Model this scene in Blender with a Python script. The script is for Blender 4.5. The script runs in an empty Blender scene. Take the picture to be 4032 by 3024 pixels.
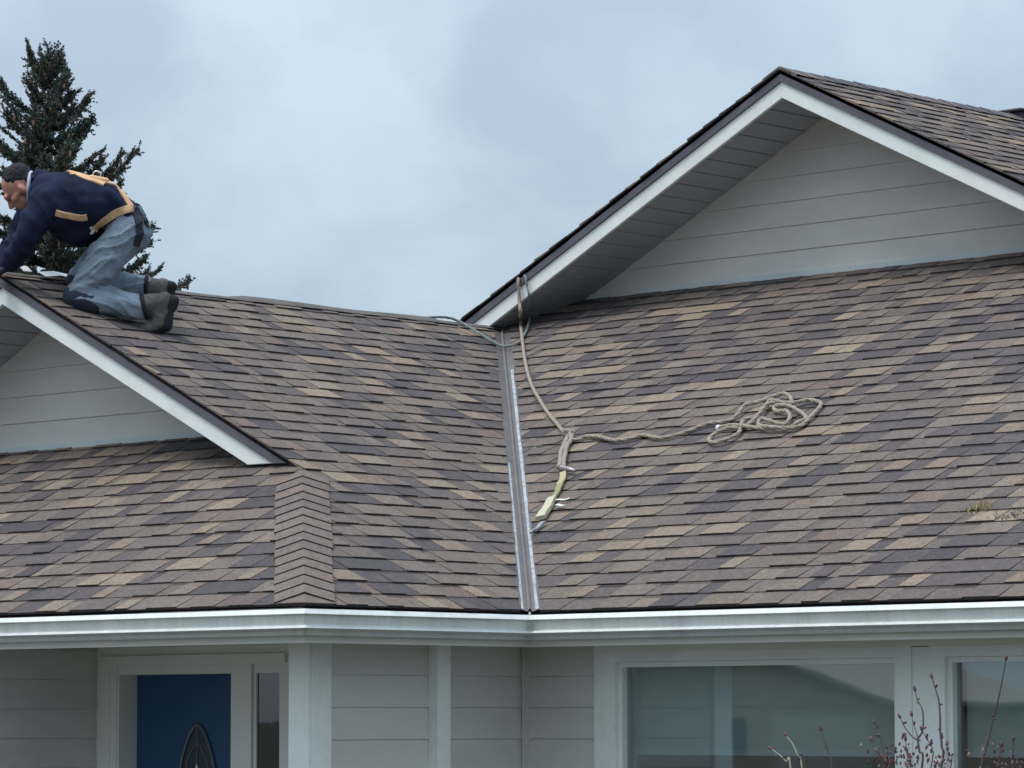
import bpy, bmesh, math, random
import numpy as np
from mathutils import Vector, Matrix, noise as mnoise
from mathutils.bvhtree import BVHTree

scene = bpy.context.scene
COL = scene.collection
rnd = random.Random(7)
Z0 = 2.55                       # height of the gutter lip above the ground

# ------------------------------------------------------------------ camera
F_PX, AZ, PITCH, ROLL = 14284.6, 0.0260, 0.0924, -0.0012     # focal length in pixels of a 4032 px wide picture
CAM = np.array([11.8812, -11.1644, -0.5001 + Z0])
_a = math.pi * 0.75 - AZ
FW = np.array([math.cos(_a) * math.cos(PITCH), math.sin(_a) * math.cos(PITCH), math.sin(PITCH)])
_rt = np.array([math.sin(_a), -math.cos(_a), 0.0])
_up = np.cross(_rt, FW)
RT = _rt * math.cos(ROLL) + _up * math.sin(ROLL)
UP = -_rt * math.sin(ROLL) + _up * math.cos(ROLL)
cd = bpy.data.cameras.new("camera")
cam = bpy.data.objects.new("camera", cd)
COL.objects.link(cam)
m = Matrix(((RT[0], UP[0], -FW[0], CAM[0]), (RT[1], UP[1], -FW[1], CAM[1]), (RT[2], UP[2], -FW[2], CAM[2]), (0, 0, 0, 1)))
cam.matrix_world = m
cd.sensor_width = 36.0
cd.lens = F_PX / 4032 * 36.0
cd.clip_start = 0.1
cd.clip_end = 5000
scene.camera = cam
scene.render.resolution_x, scene.render.resolution_y = 1024, 768

# ------------------------------------------------------------------ sky: overcast, with soft cloud
SUN_EL = math.radians(66)
world = bpy.data.worlds.new("World")
scene.world = world
world.use_nodes = True
nt = world.node_tree
nt.nodes.clear()
def wn(t, **k):
    n = nt.nodes.new(t)
    for a, b in k.items(): setattr(n, a, b)
    return n
out = wn("ShaderNodeOutputWorld"); bg = wn("ShaderNodeBackground")
sky = wn("ShaderNodeTexSky", sky_type='NISHITA', sun_disc=False)
sky.sun_elevation = SUN_EL
tc = wn("ShaderNodeTexCoord"); sep = wn("ShaderNodeSeparateXYZ")
nt.links.new(tc.outputs['Generated'], sep.inputs[0])
# overcast luminance: (1 + 2 sin(elevation)) / 3
mx = wn("ShaderNodeMath", operation='MAXIMUM'); mx.inputs[1].default_value = 0
nt.links.new(sep.outputs['Z'], mx.inputs[0])
ma = wn("ShaderNodeMath", operation='MULTIPLY_ADD'); ma.inputs[1].default_value = 2 / 3; ma.inputs[2].default_value = 1 / 3
nt.links.new(mx.outputs[0], ma.inputs[0])
mp = wn("ShaderNodeMapping"); mp.inputs['Scale'].default_value = (1, 1, 1.5); mp.inputs['Rotation'].default_value = (0.0, 0.0, 0.4)
mp.inputs['Location'].default_value = (0.35, 0.1, 0.0)
nt.links.new(tc.outputs['Generated'], mp.inputs[0])
n1 = wn("ShaderNodeTexNoise"); n1.inputs['Scale'].default_value = 13; n1.inputs['Detail'].default_value = 7; n1.inputs['Roughness'].default_value = 0.52
n1.inputs['Distortion'].default_value = 0.35
nt.links.new(mp.outputs[0], n1.inputs['Vector'])
cr = wn("ShaderNodeValToRGB")
el = cr.color_ramp.elements
el[0].position = 0.36; el[0].color = (0.78, 0.97, 1.19, 1)
el[1].position = 0.66; el[1].color = (1.02, 1.245, 1.41, 1)
e = el.new(0.50); e.color = (0.89, 1.11, 1.31, 1)
nt.links.new(n1.outputs['Fac'], cr.inputs[0])
sc = wn("ShaderNodeVectorMath", operation='SCALE')
nt.links.new(cr.outputs[0], sc.inputs[0]); nt.links.new(ma.outputs[0], sc.inputs['Scale'])
ns = wn("ShaderNodeVectorMath", operation='SCALE'); ns.inputs['Scale'].default_value = 0.05
nt.links.new(sky.outputs[0], ns.inputs[0])
mixw = wn("ShaderNodeMix", data_type='VECTOR'); mixw.inputs['Factor'].default_value = 0.9
nt.links.new(ns.outputs[0], mixw.inputs[4]); nt.links.new(sc.outputs[0], mixw.inputs[5])
nt.links.new(mixw.outputs[1], bg.inputs[0])
bg.inputs[1].default_value = 1.0
nt.links.new(bg.outputs[0], out.inputs[0])

# sun veiled by cloud: high, front left
sd = bpy.data.lights.new("sun", 'SUN')
sd.energy = 1.5; sd.angle = math.radians(25); sd.color = (1.0, 0.96, 0.90)
sun = bpy.data.objects.new("sun", sd); COL.objects.link(sun)
_sdir = Vector((math.cos(SUN_EL) * math.cos(math.radians(-112)), math.cos(SUN_EL) * math.sin(math.radians(-112)), math.sin(SUN_EL)))
sun.rotation_euler = _sdir.to_track_quat('Z', 'Y').to_euler()
sky.sun_rotation = math.atan2(_sdir.x, _sdir.y)

vs = scene.view_settings
vs.view_transform = 'Standard'; vs.look = 'None'; vs.exposure = 0.55; vs.gamma = 1.0
vs.use_curve_mapping = False

# ------------------------------------------------------------------ helpers
def lin(r, g, b):
    f = lambda c: (c / 255 / 12.92) if c / 255 <= 0.04045 else ((c / 255 + 0.055) / 1.055) ** 2.4
    return (f(r), f(g), f(b))

MATS = {}
def mat(name, color, rough=0.7, var=0.12, scale=8.0, bump=0.0, bscale=80.0, metal=0.0, attr=None, fine=0.0, fscale=160.0, spec=0.4, stretch=(1, 1, 1)):
    """procedural Principled material: base colour broken up by two noises, optional bump and colour attribute"""
    if name in MATS: return MATS[name]
    M = bpy.data.materials.new(name); M.use_nodes = True
    t = M.node_tree; L = t.links; b = t.nodes["Principled BSDF"]
    b.inputs['Roughness'].default_value = rough; b.inputs['Metallic'].default_value = metal
    b.inputs['Specular IOR Level'].default_value = spec
    co = t.nodes.new("ShaderNodeTexCoord")
    geo = t.nodes.new("ShaderNodeNewGeometry")
    mpn = t.nodes.new("ShaderNodeMapping"); mpn.inputs['Scale'].default_value = stretch
    L.new(geo.outputs['Position'], mpn.inputs[0])
    if attr:
        src = t.nodes.new("ShaderNodeAttribute"); src.attribute_name = attr; col = src.outputs['Color']
    else:
        src = t.nodes.new("ShaderNodeRGB"); src.outputs[0].default_value = (*color, 1); col = src.outputs[0]
    def mulnoise(col, amt, s, det):
        n = t.nodes.new("ShaderNodeTexNoise"); n.inputs['Scale'].default_value = s; n.inputs['Detail'].default_value = det
        L.new(mpn.outputs[0], n.inputs['Vector'])
        mr = t.nodes.new("ShaderNodeMapRange"); mr.inputs[1].default_value = 0.25; mr.inputs[2].default_value = 0.75
        mr.inputs[3].default_value = 1 - amt; mr.inputs[4].default_value = 1 + amt
        L.new(n.outputs['Fac'], mr.inputs[0])
        v = t.nodes.new("ShaderNodeVectorMath"); v.operation = 'SCALE'
        L.new(col, v.inputs[0]); L.new(mr.outputs[0], v.inputs['Scale'])
        return v.outputs[0]
    if var: col = mulnoise(col, var, scale, 5)
    if fine: col = mulnoise(col, fine, fscale, 3)
    L.new(col, b.inputs['Base Color'])
    if bump:
        n = t.nodes.new("ShaderNodeTexNoise"); n.inputs['Scale'].default_value = bscale; n.inputs['Detail'].default_value = 4
        L.new(mpn.outputs[0], n.inputs['Vector'])
        bp = t.nodes.new("ShaderNodeBump"); bp.inputs['Strength'].default_value = bump; bp.inputs['Distance'].default_value = 0.01
        L.new(n.outputs['Fac'], bp.inputs['Height']); L.new(bp.outputs[0], b.inputs['Normal'])
    MATS[name] = M
    return M

WORLD = {}     # object -> world position of its origin
def place(o, parent, wloc):
    if parent is not None:
        o.parent = parent; pw = WORLD[parent]
    else: pw = Vector((0, 0, 0))
    o.location = Vector(wloc) - pw
    WORLD[o] = Vector(wloc)
def props(o, label=None, cat=None, group=None, kind=None):
    if label: o["label"] = label
    if cat: o["category"] = cat
    if group: o["group"] = group
    if kind: o["kind"] = kind
    return o
def thing(name, label, cat, loc, group=None):
    o = bpy.data.objects.new(name, None); o.empty_display_size = 0.1
    COL.objects.link(o); place(o, None, loc)
    return props(o, label, cat, group)
def obj(name, verts, faces, material, parent=None, colors=None, smooth=False, origin=None, **pr):
    """one mesh object from world-space vertices"""
    V = np.array(verts, float)
    c = Vector(origin) if origin is not None else Vector(((V.min(0) + V.max(0)) / 2))
    me = bpy.data.meshes.new(name)
    me.from_pydata([tuple(v) for v in (V - np.array(c))], [], [tuple(f) for f in faces])
    me.validate(); me.update()
    if material: me.materials.append(material)
    if colors is not None:
        at = me.color_attributes.new("tone", 'FLOAT_COLOR', 'POINT')
        at.data.foreach_set("color", np.array([(*k, 1.0) for k in colors], float).ravel())
    if smooth: me.polygons.foreach_set("use_smooth", [True] * len(me.polygons))
    o = bpy.data.objects.new(name, me); COL.objects.link(o)
    place(o, parent, c)
    return props(o, **pr)
class MB:
    def __init__(s): s.v = []; s.f = []; s.c = []
    def add(s, v, f, col=None):
        k = len(s.v); s.v += [tuple(p) for p in v]; s.f += [tuple(i + k for i in q) for q in f]
        if col is not None: s.c += [col] * len(v)
    def box(s, x0, x1, y0, y1, z0, z1, col=None):
        v = [(x, y, z) for z in (z0, z1) for y in (y0, y1) for x in (x0, x1)]
        s.add(v, [(0, 2, 3, 1), (4, 5, 7, 6), (0, 1, 5, 4), (2, 6, 7, 3), (0, 4, 6, 2), (1, 3, 7, 5)], col)
    def prism(s, poly, d, col=None):
        """3-D polygon extruded by vector d"""
        n = len(poly); d = np.array(d, float)
        v = [np.array(p, float) for p in poly] + [np.array(p, float) + d for p in poly]
        s.add(v, [tuple(range(n - 1, -1, -1)), tuple(range(n, 2 * n))] + [(i, (i + 1) % n, n + (i + 1) % n, n + i) for i in range(n)], col)
    def tube(s, pts, r, seg=8, col=None, twist=0.0, cap=True):
        P = [np.array(p, float) for p in pts]; n = len(P)
        R = r if hasattr(r, '__len__') else [r] * n
        k0 = len(s.v); up = None
        for i in range(n):
            t = P[min(i + 1, n - 1)] - P[max(i - 1, 0)]; t /= (np.linalg.norm(t) + 1e-9)
            if up is None:
                up = np.cross(t, [0.3, 0.2, 0.9]); up /= np.linalg.norm(up)
            up = up - t * (up @ t); up /= (np.linalg.norm(up) + 1e-9)
            w = np.cross(t, up)
            for j in range(seg):
                a = 2 * math.pi * j / seg + twist * i
                s.v.append(tuple(P[i] + R[i] * (math.cos(a) * up + math.sin(a) * w)))
                if col is not None: s.c.append(col)
        for i in range(n - 1):
            for j in range(seg):
                a = k0 + i * seg + j; b = k0 + i * seg + (j + 1) % seg
                s.f.append((a, b, b + seg, a + seg))
        if cap:
            s.f.append(tuple(k0 + j for j in range(seg - 1, -1, -1))); s.f.append(tuple(k0 + (n - 1) * seg + j for j in range(seg)))
    def build(s, name, material, parent=None, smooth=False, **pr):
        return obj(name, s.v, s.f, material, parent, s.c if s.c else None, smooth, **pr)
def bevel(o, w=0.004, seg=2):
    md = o.modifiers.new("bevel", 'BEVEL'); md.width = w; md.segments = seg; md.limit_method = 'ANGLE'
    return o
def spline(pts, per=8):
    """Catmull-Rom through 3-D points"""
    P = [np.array(p, float) for p in pts]; P = [2 * P[0] - P[1]] + P + [2 * P[-1] - P[-2]]
    o = []
    for i in range(1, len(P) - 2):
        for k in range(per):
            t = k / per; a, b, c, d = P[i - 1], P[i], P[i + 1], P[i + 2]
            o.append(0.5 * ((2 * b) + (c - a) * t + (2 * a - 5 * b + 4 * c - d) * t * t + (3 * b - a - 3 * c + d) * t ** 3))
    o.append(P[-2]); return o
# measuring from the photograph: pixel (of 4032 x 3024) -> ray; used only to read off where things stand
def ray(u, v): return FW + RT * (u - 2016) / F_PX - UP * (v - 1512) / F_PX
def at(u, v, t): return CAM + t * ray(u, v)
def hit(u, v, n, c):
    n = np.array(n, float); d = ray(u, v); return CAM + d * ((c - n @ CAM) / (n @ d))
def project(P):
    d = np.array(P) - CAM; z = d @ FW
    return 2016 + F_PX * (d @ RT) / z, 1512 - F_PX * (d @ UP) / z

# ------------------------------------------------------------------ materials
M_SHING = mat("asphalt_shingle", None, 0.95, 0.20, 30.0, 0.5, 220.0, attr="tone", fine=0.32, fscale=120.0, spec=0.2)
M_DECK = mat("roof_felt", lin(52, 48, 48), 0.95, 0.15, 6.0, spec=0.2)
M_WHITE = mat("white_painted_trim", (0.80, 0.81, 0.79), 0.5, 0.08, 3.0, 0.10, 60.0, fine=0.04, fscale=30)
M_GUTTER = mat("white_aluminium_gutter", (0.65, 0.66, 0.635), 0.4, 0.10, 3.0, fine=0.05, fscale=12, stretch=(3, 3, .5))
M_CREAM = mat("off_white_door_trim", (0.74, 0.74, 0.68), 0.5, 0.06, 3.0, 0.08, 60.0)
M_SIDING = mat("grey_lap_siding", (0.60, 0.585, 0.555), 0.75, 0.07, 2.2, 0.25, 90.0, fine=0.05, fscale=60, stretch=(1, 1, 3))
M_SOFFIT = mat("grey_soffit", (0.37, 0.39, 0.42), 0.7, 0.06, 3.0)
M_DARKRAKE = mat("dark_brown_drip_edge", lin(92, 88, 98), 0.6, 0.12, 4.0, 0.2, 60.0)
M_VALLEY = mat("brown_valley_metal", lin(92, 86, 86), 0.5, 0.2, 9.0, fine=0.1, fscale=50)
M_VALLEYW = mat("bare_valley_metal", (0.32, 0.325, 0.34), 0.5, 0.4, 16.0, fine=0.12, fscale=60)
M_VALLEYL = mat("scuffed_valley_rib", lin(122, 115, 112), 0.5, 0.15, 9.0)
M_DOOR = mat("blue_door_paint", lin(38, 76, 114), 0.4, 0.05, 3.0)
M_LEAD = mat("lead_came", lin(104, 108, 112), 0.5, 0.1, 20.0, metal=0.2)
M_BLIND = mat("grey_roller_blind", (0.72, 0.72, 0.66), 0.9, 0.04, 6.0)
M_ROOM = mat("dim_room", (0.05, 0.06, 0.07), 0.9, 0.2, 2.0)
M_ROPE = mat("beige_rope", lin(160, 147, 133), 0.9, 0.2, 40.0, 0.6, 300.0, fine=0.15, fscale=220)
M_ROPE2 = mat("grey_green_lifeline", lin(138, 146, 144), 0.9, 0.12, 60.0, 0.9, 300.0, fine=0.15, fscale=220)

def glass(name, tint, refl):
    M = bpy.data.materials.new(name); M.use_nodes = True
    t = M.node_tree; t.nodes.remove(t.nodes["Principled BSDF"])
    o = t.nodes["Material Output"]
    tr = t.nodes.new("ShaderNodeBsdfTransparent"); tr.inputs[0].default_value = (*tint, 1)
    gl = t.nodes.new("ShaderNodeBsdfGlossy"); gl.inputs['Roughness'].default_value = 0.015; gl.inputs[0].default_value = (0.95, 0.97, 1, 1)
    no = t.nodes.new("ShaderNodeTexNoise"); no.inputs['Scale'].default_value = 2.5
    bp = t.nodes.new("ShaderNodeBump"); bp.inputs['Strength'].default_value = 0.02; bp.inputs['Distance'].default_value = 0.02
    t.links.new(no.outputs['Fac'], bp.inputs['Height']); t.links.new(bp.outputs[0], gl.inputs['Normal'])
    fr = t.nodes.new("ShaderNodeFresnel"); fr.inputs['IOR'].default_value = 1.5
    mr = t.nodes.new("ShaderNodeMath"); mr.operation = 'MULTIPLY_ADD'; mr.inputs[1].default_value = 1.0; mr.inputs[2].default_value = refl
    mi = t.nodes.new("ShaderNodeMixShader")
    t.links.new(fr.outputs[0], mr.inputs[0]); t.links.new(mr.outputs[0], mi.inputs[0])
    t.links.new(tr.outputs[0], mi.inputs[1]); t.links.new(gl.outputs[0], mi.inputs[2]); t.links.new(mi.outputs[0], o.inputs[0])
    return M
M_GLASS = glass("window_glass", (0.80, 0.86, 0.87), 0.085)
M_DGLASS = glass("leaded_glass", (0.62, 0.68, 0.70), 0.07)

# ------------------------------------------------------------------ ground
gm = mat("lawn", (0.055, 0.06, 0.036), 0.95, 0.35, 0.6, 0.6, 40.0, fine=0.3, fscale=30)
n = 40; gv = []; gf = []
for i in range(n + 1):
    for j in range(n + 1):
        x = ((i / n) * 2 - 1); y = ((j / n) * 2 - 1)
        gv.append((math.copysign(abs(x) ** 2.2, x) * 2500, math.copysign(abs(y) ** 2.2, y) * 2500, 0))
for i in range(n):
    for j in range(n):
        a = i * (n + 1) + j; gf.append((a, a + n + 1, a + n + 2, a + 1))
obj("ground", gv, gf, gm, kind="structure")

# ------------------------------------------------------------------ house dimensions (metres; x along the front, y back into the house)
P = 0.4900; PF = 0.5292; B = 1.4755
W1 = 4.0552; YR1 = 1.4738; YW1 = 1.9607; ZR1 = P * W1
XR2 = -1.6302; ZR2 = 3.3514; YR2 = 5.3881; YW2 = 5.9381
OV = 0.45
HX0, HX1, HY1 = 2 * XR2 - (XR2 + ZR2 / P), XR2 + ZR2 / P, 16.0      # main roof eave lines
def W(x, y, z): return (x, y, z + Z0)

house = thing("house", "low grey house with brown shingle roof, white gutters and two front gables", "house", (-1.6, 6.0, 0))

# ---------------- roof slopes with laminated shingles laid course by course
C_DARK, C_MID, C_TAN, C_RED = (79, 74, 78), (115, 104, 98), (150, 132, 114), (128, 108, 99)
EDGE = lin(62, 57, 58)            # dark asphalt at the butt edge
def tone(tooth, r):
    """granule blend of one tab: mostly mid brown-grey, some dark, some tan"""
    k = r.random()
    if tooth: f = r.uniform(.45, 1.0) if k < .22 else r.uniform(-.25, .25) if k < .80 else r.uniform(-1, -.45)
    else: f = r.uniform(-1, -.5) if k < .36 else r.uniform(-.3, .2) if k < .94 else r.uniform(.3, .7)
    t = C_TAN if f > 0 else C_DARK; f = abs(f) * .86
    c = [C_MID[q] + (t[q] - C_MID[q]) * f for q in range(3)]
    if r.random() < .05: c = [(c[q] + C_RED[q]) / 2 for q in range(3)]
    j = r.uniform(0.965, 1.035)
    return tuple(q * 0.92 for q in lin(*[max(0, min(255, q * j)) for q in c]))
def clip(poly, h):
    o = []
    for i in range(len(poly)):
        a, b = poly[i], poly[(i + 1) % len(poly)]; fa, fb = h(a), h(b)
        if fa >= 0: o.append(a)
        if (fa >= 0) != (fb >= 0):
            t = fa / (fa - fb); o.append((a[0] + (b[0] - a[0]) * t, a[1] + (b[1] - a[1]) * t))
    return o
EXPO = 0.142
def slope(name, O, U, V, region, u0, u1, vmax, pieces, deck, seed, label=None):
    """region(vmid) -> list of (a,b,c): a*X+b*Y+c >= 0. The nearest pieces are single objects, the rest one mesh."""
    O = np.array(O, float); U = np.array(U, float); V = np.array(V, float); V /= np.linalg.norm(V); N = np.cross(U, V)
    r = random.Random(seed)
    dk = MB(); dk.prism([np.array(W(*q)) - 0.004 * N for q in deck], -0.02 * N)
    part = dk.build(name, M_DECK, house, **({'label': label} if label else {}))
    X = lambda u, v: O + u * U + v * V
    items = []
    i = 0; v = 0.0
    while v < vmax:
        hs = region(v + EXPO / 2, r)
        u = u0 - r.random() * 0.3; tooth = r.random() < 0.5
        prev = None
        while u < u1:
            w = r.choice((0.10, 0.13, 0.16, 0.19, 0.22, 0.26)) if tooth else r.choice((0.07, 0.10, 0.13, 0.17, 0.21))
            # quad with the lower edge proud, tiny lay-up errors
            dv = r.uniform(-0.003, 0.003)
            poly = [(u + 0.0006, v + dv), (u + w - 0.0006, v + dv), (u + w - 0.0006, v + EXPO + 0.02), (u + 0.0006, v + EXPO + 0.02)]
            for (a, b, c) in hs:
                if not poly: break
                poly = clip(poly, lambda q: a * X(*q)[0] + b * X(*q)[1] + c)
            poly = clip(poly, lambda q: vmax - q[1]) if poly else poly
            if len(poly) >= 3:
                ar = abs(sum(poly[k][0] * poly[(k + 1) % len(poly)][1] - poly[(k + 1) % len(poly)][0] * poly[k][1] for k in range(len(poly)))) / 2
                if ar > 2e-4:
                    hi = (0.0125 if tooth else 0.0075) + r.uniform(-0.0012, 0.002)
                    t = tone(tooth, r)
                    if prev is not None and r.random() < 0.12: t = prev
                    prev = t
                    hgt = lambda pv: hi + (0.003 - hi) * min(1, max(0, (pv - v) / (EXPO + 0.02)))
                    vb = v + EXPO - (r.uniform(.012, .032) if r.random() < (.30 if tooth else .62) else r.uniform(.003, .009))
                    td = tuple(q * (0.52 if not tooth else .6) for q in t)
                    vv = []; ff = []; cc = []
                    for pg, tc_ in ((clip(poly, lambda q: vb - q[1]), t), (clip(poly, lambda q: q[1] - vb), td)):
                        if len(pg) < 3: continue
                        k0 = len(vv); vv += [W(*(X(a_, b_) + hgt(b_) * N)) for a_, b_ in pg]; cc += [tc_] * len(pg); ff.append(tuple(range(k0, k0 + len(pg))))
                    n = len(poly)
                    for k in range(n):
                        (ua, va), (ub, vb_) = poly[k], poly[(k + 1) % n]
                        if va > v + EXPO and vb_ > v + EXPO: continue
                        ec = EDGE if abs(va - v - dv) < 1e-6 and abs(vb_ - v - dv) < 1e-6 else tuple(q * .8 for q in t)
                        k0 = len(vv); vv += [W(*(X(ua, va) + hgt(va) * N)), W(*(X(ua, va) - .002 * N)), W(*(X(ub, vb_) - .002 * N)), W(*(X(ub, vb_) + hgt(vb_) * N))]
                        cc += [ec] * 4; ff.append((k0, k0 + 1, k0 + 2, k0 + 3))
                    items.append((vv, ff, cc, np.array(W(*X(sum(q[0] for q in poly) / n, sum(q[1] for q in poly) / n))), ar))
            u += w; tooth = not tooth
        i += 1; v += EXPO
    # rank by how large they show in the photograph
    def score(it):
        px, py = project(it[3])
        if not (40 < px < 3990 and 40 < py < 2990): return -1
        d = np.linalg.norm(it[3] - CAM); return it[4] / d ** 2 if it[4] > 0.008 else -1
    order = sorted(range(len(items)), key=lambda k: -score(items[k]))
    single = [k for k in order[:pieces] if score(items[k]) > 0]
    for k in single:
        vv, ff, t, c, a = items[k]
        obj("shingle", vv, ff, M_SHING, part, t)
    ss = set(single); mb = MB()
    for k in range(len(items)):
        if k not in ss: mb.add(items[k][0], items[k][1]); mb.c += items[k][2]
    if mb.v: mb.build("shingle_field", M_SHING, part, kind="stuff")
    return part

EV = 0.030           # shingle edge set back from the gutter lip
gapV = 0.050         # shingles cut back from the valley
HY = (P / PF)
def regA(v, r):
    x = -EV - v / math.sqrt(1 + P * P)
    cut = gapV + r.uniform(-0.003, 0.004)
    val = (-1 / math.sqrt(2), -1 / math.sqrt(2), (B) / math.sqrt(2) - cut)
    if -x * HY < YR1 + 0.02: return [val, (HY, 1, 0)]
    return [val, (0, 1, -(YR1 - 0.012 + r.uniform(-0.004, 0.004)))]
s1 = math.sqrt(1 + P * P)
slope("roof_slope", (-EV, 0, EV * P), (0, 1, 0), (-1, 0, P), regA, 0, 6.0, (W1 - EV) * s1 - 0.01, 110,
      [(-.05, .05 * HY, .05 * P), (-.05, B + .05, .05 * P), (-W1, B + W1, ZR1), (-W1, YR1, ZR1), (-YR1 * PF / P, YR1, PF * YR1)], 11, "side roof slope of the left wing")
def regB(v, r):
    return [(-P, -PF, 0), (1, 0, 2 * W1 - 0.3)]
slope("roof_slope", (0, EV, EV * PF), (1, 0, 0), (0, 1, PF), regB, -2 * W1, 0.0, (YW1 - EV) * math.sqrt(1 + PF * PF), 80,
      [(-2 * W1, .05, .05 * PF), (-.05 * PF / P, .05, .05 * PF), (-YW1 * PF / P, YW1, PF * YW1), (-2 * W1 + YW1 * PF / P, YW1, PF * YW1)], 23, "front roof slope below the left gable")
def regC(v, r):
    cut = gapV + r.uniform(-0.003, 0.004)
    y = B + EV + v / s1
    q = [(-1 / math.sqrt(2) * -1, 1 / math.sqrt(2), -B / math.sqrt(2) - cut), (-1, -1, HX1 + B)]
    if y > B + W1: q[0] = (1, 0, 2 * XR2 - 2 * XR2 + 4.5)
    return q
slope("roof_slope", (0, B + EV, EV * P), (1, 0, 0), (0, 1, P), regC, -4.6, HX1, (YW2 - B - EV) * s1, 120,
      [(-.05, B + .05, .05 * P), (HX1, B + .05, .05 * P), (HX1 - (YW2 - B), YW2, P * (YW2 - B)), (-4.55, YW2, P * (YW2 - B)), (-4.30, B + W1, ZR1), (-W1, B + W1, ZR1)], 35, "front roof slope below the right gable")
def regD(v, r): return [(0, 1, -(YR2 - 0.012 + r.uniform(-0.004, 0.004)))] if v > (HX1 - 1.2) * s1 * 0 + 0 else []
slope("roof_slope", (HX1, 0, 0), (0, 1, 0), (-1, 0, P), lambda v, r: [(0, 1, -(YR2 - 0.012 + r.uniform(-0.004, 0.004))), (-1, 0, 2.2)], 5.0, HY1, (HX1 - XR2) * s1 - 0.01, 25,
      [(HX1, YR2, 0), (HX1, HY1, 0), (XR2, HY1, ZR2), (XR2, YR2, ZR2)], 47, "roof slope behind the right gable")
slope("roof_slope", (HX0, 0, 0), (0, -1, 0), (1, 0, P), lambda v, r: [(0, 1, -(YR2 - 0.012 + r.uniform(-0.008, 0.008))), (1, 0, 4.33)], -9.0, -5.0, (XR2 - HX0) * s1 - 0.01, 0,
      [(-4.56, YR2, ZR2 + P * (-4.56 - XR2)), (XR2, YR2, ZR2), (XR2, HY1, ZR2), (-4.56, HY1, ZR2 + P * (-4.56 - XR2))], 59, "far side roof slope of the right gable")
# plain slopes on the sides that face away
mb = MB(); mb.prism([W(-2 * W1, 0, 0), W(-2 * W1 + YR1 * PF / P, YR1, PF * YR1), W(-W1, YR1, ZR1), W(-W1, B + W1, ZR1), W(-2 * W1, B + W1, 0)], (0, 0, -0.02))
mb.build("roof_slope", mat("shingle_far_side", lin(112, 104, 102), 0.95, 0.3, 6.0, 0.4, 120, fine=0.25), house)

# hip caps down the front corner of the left wing
hd = np.array([-1, HY, P]); hd /= np.linalg.norm(hd)
nA = np.array([P, 0, 1]) / s1; nB = np.array([0, -PF, 1]) / math.sqrt(1 + PF * PF)
sA = np.cross(nA, hd); sA /= np.linalg.norm(sA); sB = np.cross(nB, hd); sB /= np.linalg.norm(sB)
if (sA @ np.array([0, 1, 0])) < 0: sA = -sA
if (sB @ np.array([-1, 0, 0])) < 0: sB = -sB
HW = 0.138; t0 = max((EV + sA[0] * HW) / abs(hd[0]), (EV - sB[1] * HW) / hd[1]); hip0 = hd * t0; L = 1.62 * np.linalg.norm([1, HY, P]) - t0; k = 0
nm = (nA + nB); nm /= np.linalg.norm(nm)
step = 0.137; nc = int(L / step); r = random.Random(5)
pe = hd * (EV * 1.0 / abs(hd[0])); qa = hip0 + sA * HW; qb = hip0 + sB * HW; up_ = hip0 + hd * .03       # trimmed starter piece at the eave
tt_ = tuple(q * .92 for q in lin(122, 107, 101))
obj("hip_cap", [W(*(pe + nm * .016)), W(*(qa + nA * .012)), W(*(up_ + nm * .010)), W(*(qb + nB * .012)), W(*(pe - nm * .004)), W(*(qa - nA * .004)), W(*(qb - nB * .004))],
    [(0, 1, 2), (0, 2, 3), (4, 5, 1, 0), (6, 4, 0, 3)], M_SHING, house, [tt_] * 4 + [EDGE] * 3)
for k in range(nc):
    a = hip0 + hd * (k * step + r.uniform(-.004, .004)); b = a + hd * (step + 0.06)
    if k == nc - 1: b = a + hd * step * 0.9
    hi, lo = 0.019, 0.010
    wl = HW + r.uniform(-.004, .004); wr = HW + r.uniform(-.004, .004)
    pts = []
    for (c, h) in ((a, hi), (b, lo)):
        pts += [c + sB * wl + nB * h, c + sB * 0.045 + nB * h * 1.02, c + nm * h * 1.12, c + sA * 0.045 + nA * h * 1.02, c + sA * wr + nA * h]
    low = []
    for (c, h) in ((a, hi), (b, lo)):
        low += [c + sB * wl - nB * .004, c + sB * .045 - nB * .004, c - nm * .004, c + sA * .045 - nA * .004, c + sA * wr - nA * .004]
    V_ = [W(*q) for q in pts + low]
    fs = [(i, i + 1, i + 6, i + 5) for i in range(4)] + [(i + 10, i, i + 5, i + 15) for i in (0,)] + [(4, 14, 19, 9)]
    fs += [(10 + i, 11 + i, i + 1, i) for i in range(4)] + [(5 + i, 6 + i, 16 + i, 15 + i) for i in range(4)]
    t = r.choice([(116, 105, 100), (119, 108, 102), (113, 102, 98), (122, 108, 101), (115, 103, 99), (124, 109, 102)])
    t = tuple(q * 0.92 for q in lin(*t))
    V2 = V_[:10] + V_; fs = [q if max(q) < 10 else tuple(i + 10 for i in q) for q in fs]
    obj("hip_cap", V2, fs, M_SHING, house, [t] * 10 + [EDGE] * 20)
# ridge caps of the right gable (seen edge-on) and bare ridge of the left wing with a strip of underlay
mb = MB(); rr = random.Random(9)
y = YR2 - 0.01
while y < HY1 - 0.2:
    t = tuple(q * 0.86 for q in lin(*rr.choice([(112, 104, 106), (120, 110, 108), (100, 96, 102)])))
    h = rr.uniform(.004, .008)
    for s in (-1, 1):
        mb.add([W(XR2, y, ZR2 + 0.012 + h), W(XR2, y + .2, ZR2 + 0.012), W(XR2 + s * .13, y + .2, ZR2 - P * .13 + 0.012), W(XR2 + s * .13, y, ZR2 - P * .13 + 0.014 + h)], [(0, 1, 2, 3)], t)
        mb.add([W(XR2, y, ZR2 + 0.012 + h), W(XR2 + s * .13, y, ZR2 - P * .13 + 0.014 + h), W(XR2 + s * .13, y, ZR2 - P * .13), W(XR2, y, ZR2)], [(0, 1, 2, 3)], t)
    y += 0.143
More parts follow.
